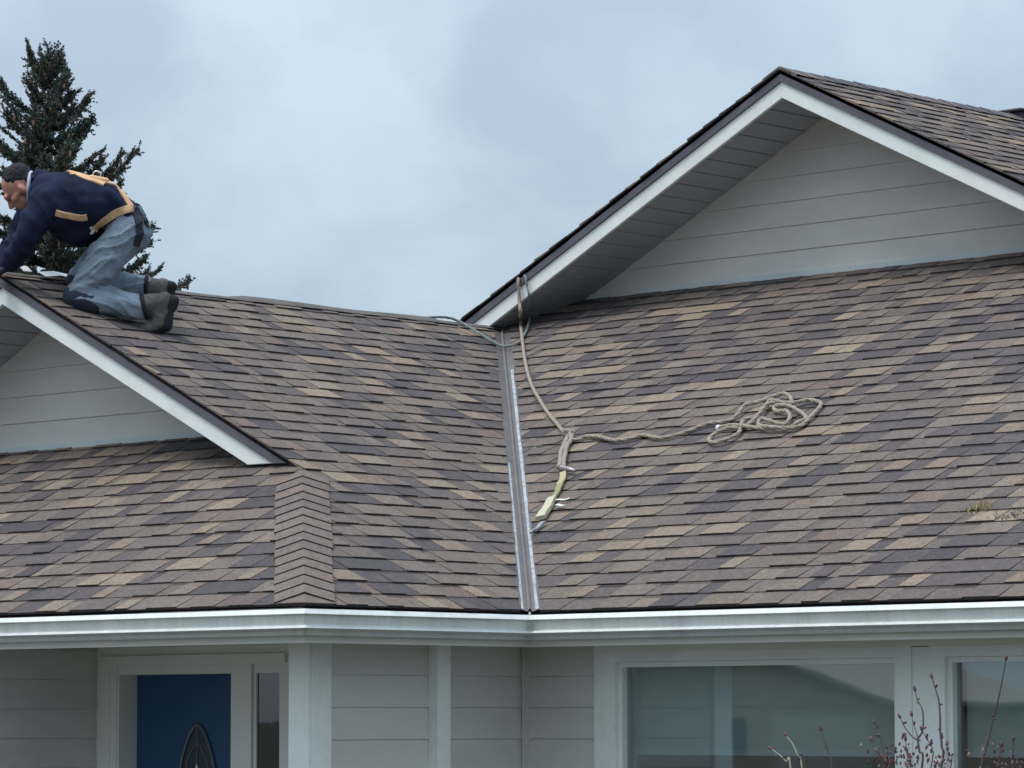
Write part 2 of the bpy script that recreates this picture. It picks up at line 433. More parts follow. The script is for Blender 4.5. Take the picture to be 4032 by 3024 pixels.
mb.build("ridge_caps", M_SHING, house, kind="stuff")
mb = MB(); y = YR1 + 0.02
pts = []
while y < B + W1 + 0.05: pts.append(y); y += 0.12
h = [0.016 + 0.012 * mnoise.noise(Vector((q * 1.3, 3.1, 0))) + (0.012 if 3.2 < q < 4.9 else 0) for q in pts]
mb.add([W(-W1 + 0.045, q, ZR1 - .045 * P + .016 + rr.uniform(0, .004)) for q in pts] + [W(-W1, q, ZR1 + hh) for q, hh in zip(pts, h)] + [W(-W1 - .12, q, ZR1 - .12 * P + .01) for q in pts],
       [(i, i + 1, i + 1 + len(pts) * 1, i + len(pts)) for i in range(len(pts) - 1)] + [(i + len(pts), i + 1 + len(pts), i + 1 + 2 * len(pts), i + 2 * len(pts)) for i in range(len(pts) - 1)])
mb.build("ridge_underlay", mat("grey_ridge_underlay", lin(90, 84, 80), 0.9, 0.25, 8), house, smooth=True)

# valley flashing between the left wing and the front slope
vd = np.array([-1, 1, P]); vd /= np.linalg.norm(vd); VL = W1 * math.sqrt(2 + P * P)
nC = np.array([0, -P, 1]) / s1
wA = np.cross(vd, nA); wA /= np.linalg.norm(wA); wC = np.cross(vd, nC); wC /= np.linalg.norm(wC)
if wA @ np.array([0, -1, 0]) < 0: wA = -wA
if wC @ np.array([1, 0, 0]) < 0: wC = -wC
v0 = np.array([0, B, 0]) + vd * 0.06
def vstrip(name, a0, a1, t0, t1, h, w, nrm, material, parent, jag=0.0, nseg=40):
    V_ = []; rj = random.Random(int(a0 * 1e4))
    for i in range(nseg + 1):
        q = v0 + vd * (t0 + (t1 - t0) * i / nseg)
        V_ += [W(*(q + w * a0 + nrm * h)), W(*(q + w * (a1 + rj.uniform(-jag, jag)) + nrm * h))]
    return obj(name, V_, [(2 * i, 2 * i + 1, 2 * i + 3, 2 * i + 2) for i in range(nseg)], material, parent)
vm = MB()
for w, nrm in ((wA, nA), (wC, nC)):
    a, b = v0 - vd * .03, v0 + vd * (VL - 0.06)
    vm.add([W(*(a + nrm * .004)), W(*(a + w * .13 + nrm * .004)), W(*(b + w * .13 + nrm * .004)), W(*(b + nrm * .004))], [(0, 1, 2, 3)])
val = vm.build("valley_flashing", M_VALLEY, house)
nv = (nA + nC); nv /= np.linalg.norm(nv)
mb = MB(); ra = v0 - vd * .02; rb = v0 + vd * (VL - 0.1)
mb.add([W(*(q + w)) for q in (ra, rb) for w in (wA * .012 + nA * .006, nv * .022, wC * .012 + nC * .006)], [(0, 1, 4, 3), (1, 2, 5, 4)])
mb.build("centre_rib", M_VALLEYL, val)
vstrip("bare_strip", 0.030, 0.0465, -0.02, VL * 0.80, 0.0065, wC, nC, M_VALLEYW, val, 0.0022, 34)
vstrip("bare_strip", 0.034, 0.0465, -0.02, VL * 0.44, 0.0065, wA, nA, M_VALLEYW, val, 0.0022, 22)

# ---------------- gables: dark drip edge, white barge board, soffit boards, lap siding
def gable(xr, zr, yr, yw, zbase, cut_l, cut_r, side):
    """cut_l / cut_r: (z_top, z_white_top, z_white_bottom) where the rake ends"""
    zz = lambda d, s, z: xr + s * (zr - d - z) / P          # x where the rake lowered by d reaches height z
    def band(name, d0, d1, y0, y1, material, cl, crr):
        m = MB()
        for s, c in ((-1, cl), (1, crr)):
            q = [(xr, zr - d0), (zz(d0, s, c[0]), c[0]), (zz(d1, s, c[1]), c[1]), (xr, zr - d1)]
            if s > 0: q = q[::-1]
            m.prism([W(a, y0, b) for a, b in q], (0, y1 - y0, 0))
        return m.build(name, material, house)
    band("drip_edge", -0.004, 0.073, yr, yr + 0.05, M_DARKRAKE, (cut_l[0], cut_l[1]), (cut_r[0], cut_r[1]))
    bevel(band("barge_board", 0.0735, 0.170, yr + 0.012, yr + 0.036, M_WHITE, (cut_l[1] + .002, cut_l[2]), (cut_r[1] + .002, cut_r[2])), .003)
    # sloping soffit, board by board
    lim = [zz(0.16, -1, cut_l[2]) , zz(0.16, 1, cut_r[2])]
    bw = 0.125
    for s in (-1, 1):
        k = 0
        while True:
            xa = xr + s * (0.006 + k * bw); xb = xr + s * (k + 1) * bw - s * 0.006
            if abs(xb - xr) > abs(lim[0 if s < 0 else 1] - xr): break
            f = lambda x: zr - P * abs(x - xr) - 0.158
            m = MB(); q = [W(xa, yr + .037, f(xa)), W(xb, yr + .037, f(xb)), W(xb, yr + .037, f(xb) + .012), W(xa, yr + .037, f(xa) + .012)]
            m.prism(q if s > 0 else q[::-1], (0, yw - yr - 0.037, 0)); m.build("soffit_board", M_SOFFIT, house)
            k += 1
    m = MB()
    for s in (-1, 1):
        f = lambda x: zr - P * abs(x - xr) - 0.143
        xe = lim[0 if s < 0 else 1]
        q = [W(xr, yr + .037, f(xr)), W(xe, yr + .037, f(xe)), W(xe, yr + .037, f(xe) + .01), W(xr, yr + .037, f(xr) + .01)]
        m.prism(q if s > 0 else q[::-1], (0, yw - yr, 0))
    m.build("soffit_backing", M_DECK, house)
    # wall and siding
    xw = lambda z: (zr - 0.150 - z) / P
    m = MB(); m.prism([W(xr - xw(zbase - .1), yw + .012, zbase - .1), W(xr + xw(zbase - .1), yw + .012, zbase - .1), W(xr, yw + .012, zr - .15)], (0, 0.1, 0))
    gw = m.build("gable_wall", M_SIDING, house)
    z = zbase + 0.012; ex = 0.152; first = True
    while z < zr - 0.17:
        z1 = min(z + ex - 0.0008, zr - 0.151)
        a, b = xw(z), max(xw(z1), 0.002)
        m = MB()
        m.add([W(xr - a, yw - .010, z), W(xr + a, yw - .010, z), W(xr + b, yw - .001, z1), W(xr - b, yw - .001, z1),
               W(xr - a, yw + .013, z), W(xr + a, yw + .013, z), W(xr + b, yw + .013, z1), W(xr - b, yw + .013, z1)],
              [(0, 1, 2, 3), (5, 4, 7, 6), (1, 0, 4, 5), (3, 2, 6, 7), (0, 3, 7, 4), (2, 1, 5, 6)])
        m.build("siding_board", M_SIDING, gw)
        z += ex
    m = MB(); a = xw(zbase) + 0.02
    m.box(xr - a, xr + a, yw - .022, yw - .0105, zbase - 0.02 + Z0, zbase + 0.028 + Z0)
    m.build("base_flashing", mat("grey_base_flashing", (0.52, 0.56, 0.56), 0.5, 0.05, 4), gw)
gable(-W1, ZR1, YR1, YW1, PF * YW1, (0.81, 0.815, 0.818), (0.81, 0.815, 0.818), 1)
gable(XR2, ZR2, YR2, YW2, P * (YW2 - B), (2.030, 1.996, 1.946), (2.030, 1.996, 1.946), 1)

# ---------------- gutter, fascia, eave soffit
def sweep(path, prof, name, material, parent):
    """profile of (outward, z) swept along a mitred plan path; outward = right-hand side of travel"""
    n = len(path); m = len(prof); V_ = []
    for i in range(n):
        p = np.array(path[i], float)
        def nrm(a, b):
            d = np.array(b, float) - np.array(a, float); d /= np.linalg.norm(d); return np.array([d[1], -d[0]])
        if i == 0: o = nrm(path[0], path[1])
        elif i == n - 1: o = nrm(path[-2], path[-1])
        else:
            a, b = nrm(path[i - 1], path[i]), nrm(path[i], path[i + 1]); o = (a + b); o /= (o @ o) / 2; 
            o = (a + b) / (1 + a @ b)
        for (q, z) in prof: V_.append(W(p[0] + o[0] * q, p[1] + o[1] * q, z))
    fs = [(i * m + j, i * m + j + 1, (i + 1) * m + j + 1, (i + 1) * m + j) for i in range(n - 1) for j in range(m - 1)]
    return obj(name, V_, fs, material, parent)
path = [(-8.3, 0), (0, 0), (0, B), (HX1 + .2, B)]
prof = [(-.105, .000), (-.105, -.117), (-.066, -.119), (-.052, -.117), (-.048, -.110), (-.046, -.101), (-.038, -.096), (-.020, -.0915), (-.004, -.0895), (0, -.0865), (-.003, -.081), (-.010, -.0765), (-.018, -.0745), (-.026, -.0735), (-.0275, -.069), (-.0185, -.029), (-.0185, -.0255), (-.004, -.0250), (0, -.0225), (-.004, -.0175), (-.011, -.0095), (-.0195, -.0015), (-.022, .0005), (-.024, .0005), (-.026, -.008), (-.030, -.060), (-.05, -.108), (-.101, -.108), (-.101, .000)]
gut = sweep(path, prof, "gutter", M_GUTTER, house)
for (x, y, dx, dy) in ((0, 0, 1, -1), (0, B, 1, -1)):            # mitre straps
    q = np.array([dx, dy]) / math.sqrt(2); t = np.array([1, 1]) / math.sqrt(2)
    if y == 0: lines = [(-.004, .0), (.0, -.004)]
    m = MB()
    out_ = [(a + 0.0025, z) for (a, z) in prof[2:22]]
    V_ = []
    for s in (-1, 0, 1):
        for (a, z) in out_:
            c = np.array([x, y], float)
            if s == 0: k = np.array([a, -a])
            elif y == 0: k = np.array([-.016, -a]) if s < 0 else np.array([a, .016])
            else: k = np.array([a, -.016]) if s < 0 else np.array([.016, -a])
            if y != 0: k = np.array([a, -a]) if s == 0 else (np.array([a, -a - .016]) if s < 0 else np.array([a + .016, -a]))
            V_.append(W(x + k[0], y + k[1], z))
    m_ = len(out_)
    obj("mitre_strap", V_, [(i * m_ + j, i * m_ + j + 1, (i + 1) * m_ + j + 1, (i + 1) * m_ + j) for i in range(2) for j in range(m_ - 1)], M_GUTTER, gut)
sweep(path, [(-.108, -.005), (-.108, -.150), (-.130, -.150), (-.130, -.005)], "fascia", M_CREAM, house)
sweep(path, [(-.131, -.132), (-.47, -.132), (-.47, -.122), (-.131, -.122)], "eave_soffit", M_CREAM, house)
sweep([(-8.3, 0), (0, 0), (0, B), (HX1, B)], [(-.052, .004), (-.056, -.03), (-.060, -.03), (-.056, .004)], "eave_drip_edge", M_DARKRAKE, house)

# ---------------- walls
FL = -2.35 + Z0 - Z0 - 0.0            # floor level relative to gutter lip
GZ = -Z0 + 0.15
CEIL = -.121
def wallbox(name, x0, x1, y0, y1, z0, z1, material, parent=house):
    m = MB(); m.box(x0, x1, y0, y1, z0 + Z0, z1 + Z0); return m.build(name, material, parent)
def siding(axis, c, a0, a1, z1, holes=(), sgn=-1):
    """lap boards on a wall plane. axis 'x': runs along x at y=c (faces -y); 'y': runs along y at x=c (faces +x)"""
    if axis == 'x': w = wallbox("wall", a0, a1, c + .014, c + .11, -Z0, z1, M_SIDING)
    else: w = wallbox("wall", c - .11, c - .014, a0, a1, -Z0, z1, M_SIDING)
    z = -2.414; ex = 0.152
    while z < z1:
        zt = min(z + ex - .001, z1 - .001)
        segs = [(a0, a1)]
        for (h0, h1, hz0, hz1) in holes:
            if z < hz1 and zt > hz0:
                ns_ = []
                for (p, q) in segs:
                    if h0 > p: ns_.append((p, min(q, h0)))
                    if h1 < q: ns_.append((max(p, h1), q))
                segs = ns_
        for (p, q) in segs:
            if q - p < .01: continue
            if axis == 'x':
                V_ = [W(p, c - .0075, z), W(q, c - .0075, z), W(q, c - .001, zt), W(p, c - .001, zt), W(p, c + .013, z), W(q, c + .013, z), W(q, c + .013, zt), W(p, c + .013, zt)]
            else:
                V_ = [W(c + .0075, p, z), W(c + .0075, q, z), W(c + .001, q, zt), W(c + .001, p, zt), W(c - .013, p, z), W(c - .013, q, z), W(c - .013, q, zt), W(c - .013, p, zt)]
            obj("siding_board", V_, [(0, 1, 2, 3), (5, 4, 7, 6), (1, 0, 4, 5), (3, 2, 6, 7), (0, 3, 7, 4), (2, 1, 5, 6)], M_SIDING, w)
        z += ex
    return w
YF = B + OV                     # main front wall
XS = -OV                        # side wall of the left wing
YD = 1.25                       # entry wall in the porch recess
siding('y', XS, OV + .02, YF, CEIL)                         # wing side wall (right of the corner post)
siding('y', -2.905, OV, YD, CEIL)                           # porch side wall (far left)
siding('x', OV, -7.6, -3.02, CEIL)                          # front wall left of the porch
# window wall, built round the openings
siding('x', YF, XS + .012, 0.02, CEIL)
siding('x', YF, 3.72, HX1 - OV, CEIL)
wallbox("wall", 0.02, 3.72, YF + .02, YF + .11, -Z0, -1.62, M_SIDING)
# other walls of the house
for (a, b, c, d) in ((HX0 + OV, HX0 + OV + .1, YF, HY1 - OV), (HX1 - OV - .1, HX1 - OV, YF + .12, HY1 - OV), (HX0 + OV, HX1 - OV, HY1 - OV, HY1 - OV + .1), (-7.6, -7.5, OV + .12, YF)):
    wallbox("wall", a, b, c, d, -Z0, CEIL, M_SIDING)
wallbox("ceiling", HX0 + OV, HX1 - OV, YF, HY1 - OV, CEIL + .001, CEIL + .03, M_CREAM)
wallbox("porch_ceiling", -7.6, XS - .11, OV - .02, YF, CEIL + .0005, CEIL + .02, M_CREAM)
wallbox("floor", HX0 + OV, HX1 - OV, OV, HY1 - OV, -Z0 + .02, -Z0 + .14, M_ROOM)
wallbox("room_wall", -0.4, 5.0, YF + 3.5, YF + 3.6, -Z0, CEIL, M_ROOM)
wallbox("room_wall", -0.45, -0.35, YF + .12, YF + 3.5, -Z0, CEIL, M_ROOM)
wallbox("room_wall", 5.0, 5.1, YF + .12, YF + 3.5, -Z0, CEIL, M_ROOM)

# corner post (two boards), side pilaster, inner corner board
m = MB(); m.box(XS - .115, XS + .018, OV - .020, OV + .0, -Z0 + Z0 + .0, CEIL + Z0 + .02)
bevel(m.build("corner_board", M_WHITE, house), .003)
m = MB(); m.box(XS - .002, XS + .022, OV + .0005, OV + .128, 0, CEIL + Z0 + .02)
bevel(m.build("corner_board", M_WHITE, house), .003)
m = MB(); m.box(XS + .003, XS + .068, 1.236, 1.325, 0, CEIL + Z0 + .02)
bevel(m.build("pilaster", M_WHITE, house), .004)
m = MB(); m.box(XS + .0115, XS + .026, YF - .045, YF - .0015, 0, CEIL + Z0 + .01)
m.build("inner_corner_board", M_SIDING, house)

# ---------------- front windows
def window(x0, x1, z0, z1):
    m = MB(); y0, y1 = YF - .028, YF + .02
    fr = .05
    m.box(x0 - .085, x0 - .0003, y0, y1, z0 - .085 + Z0, z1 + .05 + Z0)      # outer casing, stepped
    m.box(x1 + .0003, x1 + .085, y0, y1, z0 - .085 + Z0, z1 + .05 + Z0)
    m.box(x0, x1, y0, y1, z1 + Z0 + .0003, z1 + .05 + Z0)
    m.box(x0, x1, y0 - .015, y1, z0 - .085 + Z0, z0 + Z0 - .0003)
    w = m.build("window", M_WHITE, house)
    m = MB(); ya, yb = YF - .008, YF + .05
    for k, (a, b, c, d) in enumerate(((x0, x0 + fr * .55, z0, z1), (x1 - fr * .55, x1, z0, z1), (x0 + fr * .55, x1 - fr * .55, z1 - fr * .5, z1 - .0005), (x0 + fr * .55, x1 - fr * .55, z0 + .0005, z0 + fr * .6))):
        m.box(a, b, ya + .0007 * k, yb, c + Z0, d + Z0)
    m.build("sash", M_WHITE, w)
    m = MB(); m.box(x0 + .02, x1 - .02, YF + .026, YF + .032, z0 + .01 + Z0, z1 - .01 + Z0); m.build("pane", M_GLASS, w)
    m = MB(); zb = -0.635
    m.box(x0 + .035, x1 - .03, YF + .090, YF + .094, zb + Z0, z1 - .02 + Z0)
    bl = m.build("blind", M_BLIND, w)
    m = MB(); m.box(x0 + .035, x1 - .03, YF + .085, YF + .098, zb - .032 + Z0, zb + Z0 - .0005)
    m.build("hem_bar", M_WHITE, bl)
    return w
w1 = window(.165, 1.862, -1.55, -.222)
w2 = window(2.132, 3.62, -1.55, -.222)
m = MB(); m.box(.02, .0795, YF - .02, YF + .02, -1.64 + Z0, CEIL + Z0); m.build("window_casing", M_WHITE, house)
m = MB(); m.box(1.9475, 2.0465, YF - .022, YF + .02, -1.64 + Z0, -.175 + Z0); m.build("window_mullion", M_WHITE, house)
m = MB(); m.box(3.7055, 3.72, YF - .02, YF + .02, -1.64 + Z0, CEIL + Z0); m.build("window_casing", M_WHITE, house)
m = MB(); m.box(.08, 3.705, YF - .034, YF + .02, -.1715 + Z0, CEIL + Z0); m.build("frieze_board", M_CREAM, house)

# ---------------- entry door with side light
zd = -.262
entry = MB()
entry.box(-2.904, -2.723, YD - .018, YD + .12, -Z0 + .15 + Z0, CEIL + Z0)         # left casing + jamb
entry.box(-2.7228, -.57, YD - .016, YD + .12, zd + Z0, CEIL + Z0)
entry.box(-1.857, -1.669, YD - .014, YD + .13, .15, zd + Z0 - .0004)
entry.box(-1.496, -.57, YD - .014, YD + .12, .15, zd + Z0 - .0004)
door = entry.build("entry_door", M_CREAM, house)
m = MB()
m.box(-2.86, -2.78, YD - .034, YD - .0185, .15, -.165 + Z0); m.box(-2.7795, -1.44, YD - .034, YD - .0185, -.215 + Z0, -.165 + Z0)
m.box(-2.7795, -2.735, YD - .027, YD - .0183, .15, -.2155 + Z0); m.box(-1.835, -1.69, YD - .03, YD - .0185, .15, -.2155 + Z0)
m.build("door_moulding", M_CREAM, door)
m = MB(); m.box(-2.722, -1.858, YD + .105, YD + .145, .16, zd + Z0 + .002)
slab = m.build("door_slab", M_DOOR, door)
m = MB()
xa, xb = -2.30 - .20, -2.30 + .20
cx, cz, hw, hh = -2.235, -1.02, 0.165, 0.50
def lens(hw, hh, n=24):
    return [(cx + hw * math.copysign(abs(math.sin(a)) ** 1.25, math.sin(a)) , cz + hh * math.cos(a)) for a in [2 * math.pi * i / n for i in range(n)]]
m.prism([W(x, YD + .098, z) for x, z in lens(hw, hh)], (0, .009, 0)); m.build("leaded_light", M_DGLASS, slab)
m = MB()
for s in (1.0, 0.80):
    ring = lens(hw * s, hh * (s if s < 1 else 1), 28); ring.append(ring[0])
    m.tube([W(x, YD + .096, z) for x, z in ring], 0.008 if s == 1 else .004, 5, cap=False)
m.tube([W(cx, YD + .096, cz + hh), W(cx, YD + .096, cz + hh * .40)], .004, 5)
m.build("came", M_LEAD, slab)
m = MB(); m.prism([W(cx - .03, YD + .090, cz + .20), W(cx - .018, YD + .090, cz - .1), W(cx + .018, YD + .090, cz - .1), W(cx + .03, YD + .090, cz + .20), W(cx, YD + .090, cz + .30)], (0, .007, 0))
m.build("glass_jewel", M_WHITE, slab)
m = MB(); m.box(-1.668, -1.497, YD - .004, YD + .002, .17, zd + Z0 + .002); m.build("side_light", M_DGLASS, door)
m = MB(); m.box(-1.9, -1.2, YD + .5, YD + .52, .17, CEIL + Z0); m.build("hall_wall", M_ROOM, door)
m = MB(); m.box(-2.904, -.57, YD + .02, YD + .1, .02, .15); m.build("threshold", M_CREAM, door)
# dark vent at the far right of the ridge
m = MB(); vx = XR2 - .05; vy = min(np.linspace(6, 15, 181), key=lambda q: abs(project(W(XR2, q, ZR2))[0] - 3988))
m.box(vx - .12, vx + .12, vy, vy + .5, ZR2 - .02 + Z0, ZR2 + .030 + Z0)
m.prism([W(vx - .17, vy - .03, ZR2 + .0305), W(vx + .17, vy - .03, ZR2 + .0305), W(vx + .12, vy - .03, ZR2 + .05), W(vx - .12, vy - .03, ZR2 + .05)], (0, .56, 0))
bevel(m.build("ridge_vent", mat("dark_vent_plastic", (0.05, 0.05, 0.06), 0.6), house), .01)
#PARTS2
# ------------------------------------------------------------------ street side: road and pavement in front of the house (behind the camera)
m = MB(); m.box(-90, 90, -26, -17, 0.001, 0.006); m.build("road", mat("asphalt_road", (0.055, 0.055, 0.058), 0.9, 0.2, 1.0, 0.3, 60), kind="structure")
m = MB(); m.box(-90, 90, -16.99, -15.3, 0.002, 0.12); m.build("pavement", mat("concrete_pavement", (0.38, 0.37, 0.35), 0.85, 0.15, 1.2), kind="structure")
m = MB(); m.box(-7.0, -1.0, -15.2, 0.2, 0.001, 0.02); m.build("driveway", mat("dark_drive", (0.10, 0.10, 0.10), 0.85, 0.15, 1.0), kind="structure")
# neighbour's house across the street, seen only as a reflection in the window
nb = thing("neighbour_house", "tan house with low gable roof across the street, reflected in the front window", "house", (-66, -80, 0))
M_TAN = mat("tan_stucco", (0.36, 0.30, 0.22), 0.9, 0.1, 2); M_NROOF = mat("neighbour_shingles", (0.26, 0.23, 0.20), 0.95, 0.25, 8, fine=0.2)
m = MB(); m.box(-71, -59.8, -86, -78, 0, 2.5); m.build("wall", M_TAN, nb)
m = MB(); m.prism([(-71.6, -77.4, 2.45), (-65.4, -77.4, 4.3), (-59.2, -77.4, 2.45), (-59.2, -77.4, 2.62), (-65.4, -77.4, 4.5), (-71.6, -77.4, 2.62)], (0, -9, 0)); m.build("roof", M_NROOF, nb)
m = MB(); m.prism([(-71, -77.95, 2.5), (-59.8, -77.95, 2.5), (-65.4, -77.95, 4.25)], (0, -.2, 0)); m.build("gable_wall", M_TAN, nb)
m = MB(); m.box(-64.5, -60.5, -77.99, -77.93, 0.05, 2.2); m.build("garage_door", mat("beige_garage_door", (.42, .38, .32), .7), nb)
for x in (-70, -67.4):
    m = MB(); m.box(x, x + 1.6, -77.99, -77.95, 0.9, 2.1); m.build("window", mat("dark_pane", (0.03, 0.04, 0.05), 0.1), nb)

# ------------------------------------------------------------------ the roofer
VP = 4032 / 2212
def J(x, y, t): return at(x * VP, y * VP, t)
def capsule(m, a, b, ra, rb, seg=14, flat=None):
    """tapered limb with round ends; flat = (direction, factor) squashes the section"""
    a = np.array(a, float); b = np.array(b, float); d = b - a; L_ = np.linalg.norm(d)
    d = d / L_ if L_ > 1e-6 else np.array([0, 0, 1.0])
    u = np.cross(d, [0.31, 0.17, 0.93]); u /= np.linalg.norm(u); w = np.cross(d, u)
    rings = [(a - d * ra * math.cos(q), ra * math.sin(q)) for q in np.linspace(0.15, math.pi / 2, 5)] + [(b + d * rb * math.sin(q), rb * math.cos(q)) for q in np.linspace(0, math.pi / 2 - 0.15, 5)]
    k = len(m.v)
    for (c, r_) in rings:
        for j in range(seg):
            an = 2 * math.pi * j / seg; o = r_ * (math.cos(an) * u + math.sin(an) * w)
            if flat is not None:
                f = np.array(flat[0]); o = o + f * (o @ f) * (flat[1] - 1)
            m.v.append(tuple(c + o))
    n = len(rings)
    for i in range(n - 1):
        for j in range(seg):
            q = k + i * seg + j; p_ = k + i * seg + (j + 1) % seg; m.f.append((q, p_, p_ + seg, q + seg))
    m.f.append(tuple(k + j for j in range(seg - 1, -1, -1))); m.f.append(tuple(k + (n - 1) * seg + j for j in range(seg)))
def ellipsoid(m, c, ax, seg=16, ring=10):
    """ax: three semi-axis vectors"""
    c = np.array(c, float); k = len(m.v)
    for i in range(ring + 1):
        th = math.pi * (0.02 + 0.96 * i / ring)
        for j in range(seg):
            ph = 2 * math.pi * j / seg
            m.v.append(tuple(c + ax[0] * math.sin(th) * math.cos(ph) + ax[1] * math.sin(th) * math.sin(ph) + ax[2] * math.cos(th)))
    for i in range(ring):
        for j in range(seg):
            q = k + i * seg + j; p_ = k + i * seg + (j + 1) % seg; m.f.append((q, q + seg, p_ + seg, p_))
    m.f.append(tuple(k + j for j in range(seg))); m.f.append(tuple(k + ring * seg + j for j in range(seg - 1, -1, -1)))
def fuse(name, m, material, parent, voxel=0.012, smooth_it=6, wrinkle=None):
    """voxel-fuse overlapping solids into one continuous skin"""
    me = bpy.data.meshes.new(name); me.from_pydata(m.v, [], m.f); me.update()
    bm = bmesh.new(); bm.from_mesh(me); bmesh.ops.recalc_face_normals(bm, faces=bm.faces); bm.to_mesh(me); bm.free()
    o = bpy.data.objects.new(name, me); COL.objects.link(o)
    a = o.modifiers.new("r", 'REMESH'); a.mode = 'VOXEL'; a.voxel_size = voxel
    b = o.modifiers.new("s", 'SMOOTH'); b.factor = 0.5; b.iterations = smooth_it
    bpy.context.view_layer.update()
    dg = bpy.context.evaluated_depsgraph_get(); ev = o.evaluated_get(dg); me2 = bpy.data.meshes.new_from_object(ev)
    V_ = np.empty(len(me2.vertices) * 3); me2.vertices.foreach_get("co", V_); V_ = V_.reshape(-1, 3)
    N_ = np.empty(len(me2.vertices) * 3); me2.vertices.foreach_get("normal", N_); N_ = N_.reshape(-1, 3)
    F_ = [tuple(p.vertices) for p in me2.polygons]
    if wrinkle:
        V_ = V_ + N_ * np.array([wrinkle(Vector(v)) for v in V_])[:, None]
    bpy.data.objects.remove(o); bpy.data.meshes.remove(me); bpy.data.meshes.remove(me2)
    ob = obj(name, V_, F_, material, parent, smooth=True)
    return ob, V_, F_
T0 = 20.28; TN, TF = 20.12, 20.55
LEFT = -RT; DEP = np.array([FW[0], FW[1], 0]); DEP /= np.linalg.norm(DEP); UPZ = np.array([0, 0, 1.0])
M_SKIN = mat("weathered_skin", lin(178, 122, 106), 0.65, 0.28, 26, 0.2, 200)
M_KNIT = mat("navy_pullover", lin(34, 40, 62), 0.95, 0.25, 10, 0.5, 120, fine=0.15, fscale=200, spec=0.15)
M_JEAN = mat("faded_jeans", lin(126, 138, 152), 0.9, 0.34, 7, 0.5, 90, fine=0.18, fscale=150, spec=0.15)
M_PAD = mat("black_knee_pad", lin(40, 48, 62), 0.8, 0.2, 20, 0.3, 80)
M_BOOT = mat("worn_dark_boot", lin(88, 84, 82), 0.85, 0.35, 22, 0.5, 90)
M_SOLE = mat("black_boot_sole", lin(30, 30, 36), 0.85, 0.2, 22, 0.4, 90)
M_HAIR = mat("dark_hair", lin(38, 34, 44), 0.8, 0.3, 60, 0.8, 260)
M_STRAP = mat("tan_harness_webbing", lin(212, 170, 130), 0.85, 0.14, 40, 0.3, 300)
M_BLACKS = mat("black_leg_webbing", lin(36, 40, 52), 0.8, 0.14, 40, 0.3, 300)
M_STEEL = mat("steel_ring", (0.75, 0.75, 0.76), 0.3, 0.05, 20, metal=0.9)
kneeN = J(172, 637, TN); ankN = J(318, 668, TN + .02)
worker = thing("person", "kneeling roofer in navy pullover, faded jeans and tan safety harness on the ridge", "person", (J(230, 660, T0)[0], J(230, 660, T0)[1], J(172, 665, TN)[2]))
hipN, hipF = J(276, 496, T0 - .13), J(276, 492, T0 + .17)
kneeF = J(176, 608, TF); ankF = J(322, 622, TF + .06)
pel = J(284, 492, T0 + .02); waist = J(228, 452, T0 + .02); chest = J(140, 436, T0); neckB = J(84, 405, T0); shN, shF = J(96, 436, T0 - .17), J(96, 428, T0 + .18)
elbN, wriN = J(62, 505, T0 - .22), J(22, 570, T0 - .10); elbF, wriF = J(48, 500, T0 + .28), J(8, 570, T0 + .2)
hc = J(41, 403, T0)
fdir = -RT * 0.62 - UP * 0.785; udir = UP * 0.62 - RT * 0.785
sdir = np.cross(fdir, udir); sdir /= np.linalg.norm(sdir)
if sdir @ FW > 0: sdir = -sdir           # towards the camera (his left)
# body: one continuous skin from head to feet
m = MB()
def limb(a, b, ra, rb): capsule(m, a, b, ra, rb)
ellipsoid(m, hc + udir * .012 - fdir * .012, [fdir * .098, sdir * .078, udir * .098])
ellipsoid(m, hc + fdir * .042 - udir * .052, [fdir * .058, sdir * .058, udir * .078])          # face and jaw
capsule(m, hc + fdir * .060 - udir * .095, hc + fdir * .030 - udir * .080, .026, .040)           # chin
capsule(m, hc + fdir * .094 - udir * .004, hc + fdir * .116 - udir * .036, .011, .016)           # nose
capsule(m, hc + fdir * .090 + udir * .014 + sdir * .04, hc + fdir * .090 + udir * .014 - sdir * .04, .016, .016)  # brow
capsule(m, hc + fdir * .092 - udir * .066 + sdir * .02, hc + fdir * .092 - udir * .066 - sdir * .02, .010, .010)  # mouth
for s in (1, -1):
    ellipsoid(m, hc - fdir * .006 - udir * .040 + sdir * s * .078, [fdir * .021, sdir * .022, udir * .036], 10, 6)   # ears
    capsule(m, hc + fdir * .066 - udir * .030 + sdir * s * .04, hc + fdir * .030 - udir * .03 + sdir * s * .052, .022, .022)  # cheek bones
limb(hc - fdir * .03 - udir * .06, neckB, .060, .068)
limb(neckB, chest, .075, .115); limb(chest, waist, .115, .095); limb(waist, pel - RT * .03 - UPZ * .02, .095, .075)
for sh, el_, wr, s in ((shN, elbN, wriN, 1), (shF, elbF, wriF, -1)):
    limb(neckB, sh, .06, .062); limb(sh, el_, .058, .045); limb(el_, wr, .045, .031)
for hp, kn, an in ((hipN, kneeN, ankN), (hipF, kneeF, ankF)):
    limb(pel - RT * .03 - UPZ * .02, hp, .075, .072); limb(hp, kn, .075, .055); limb(kn, an, .052, .036)
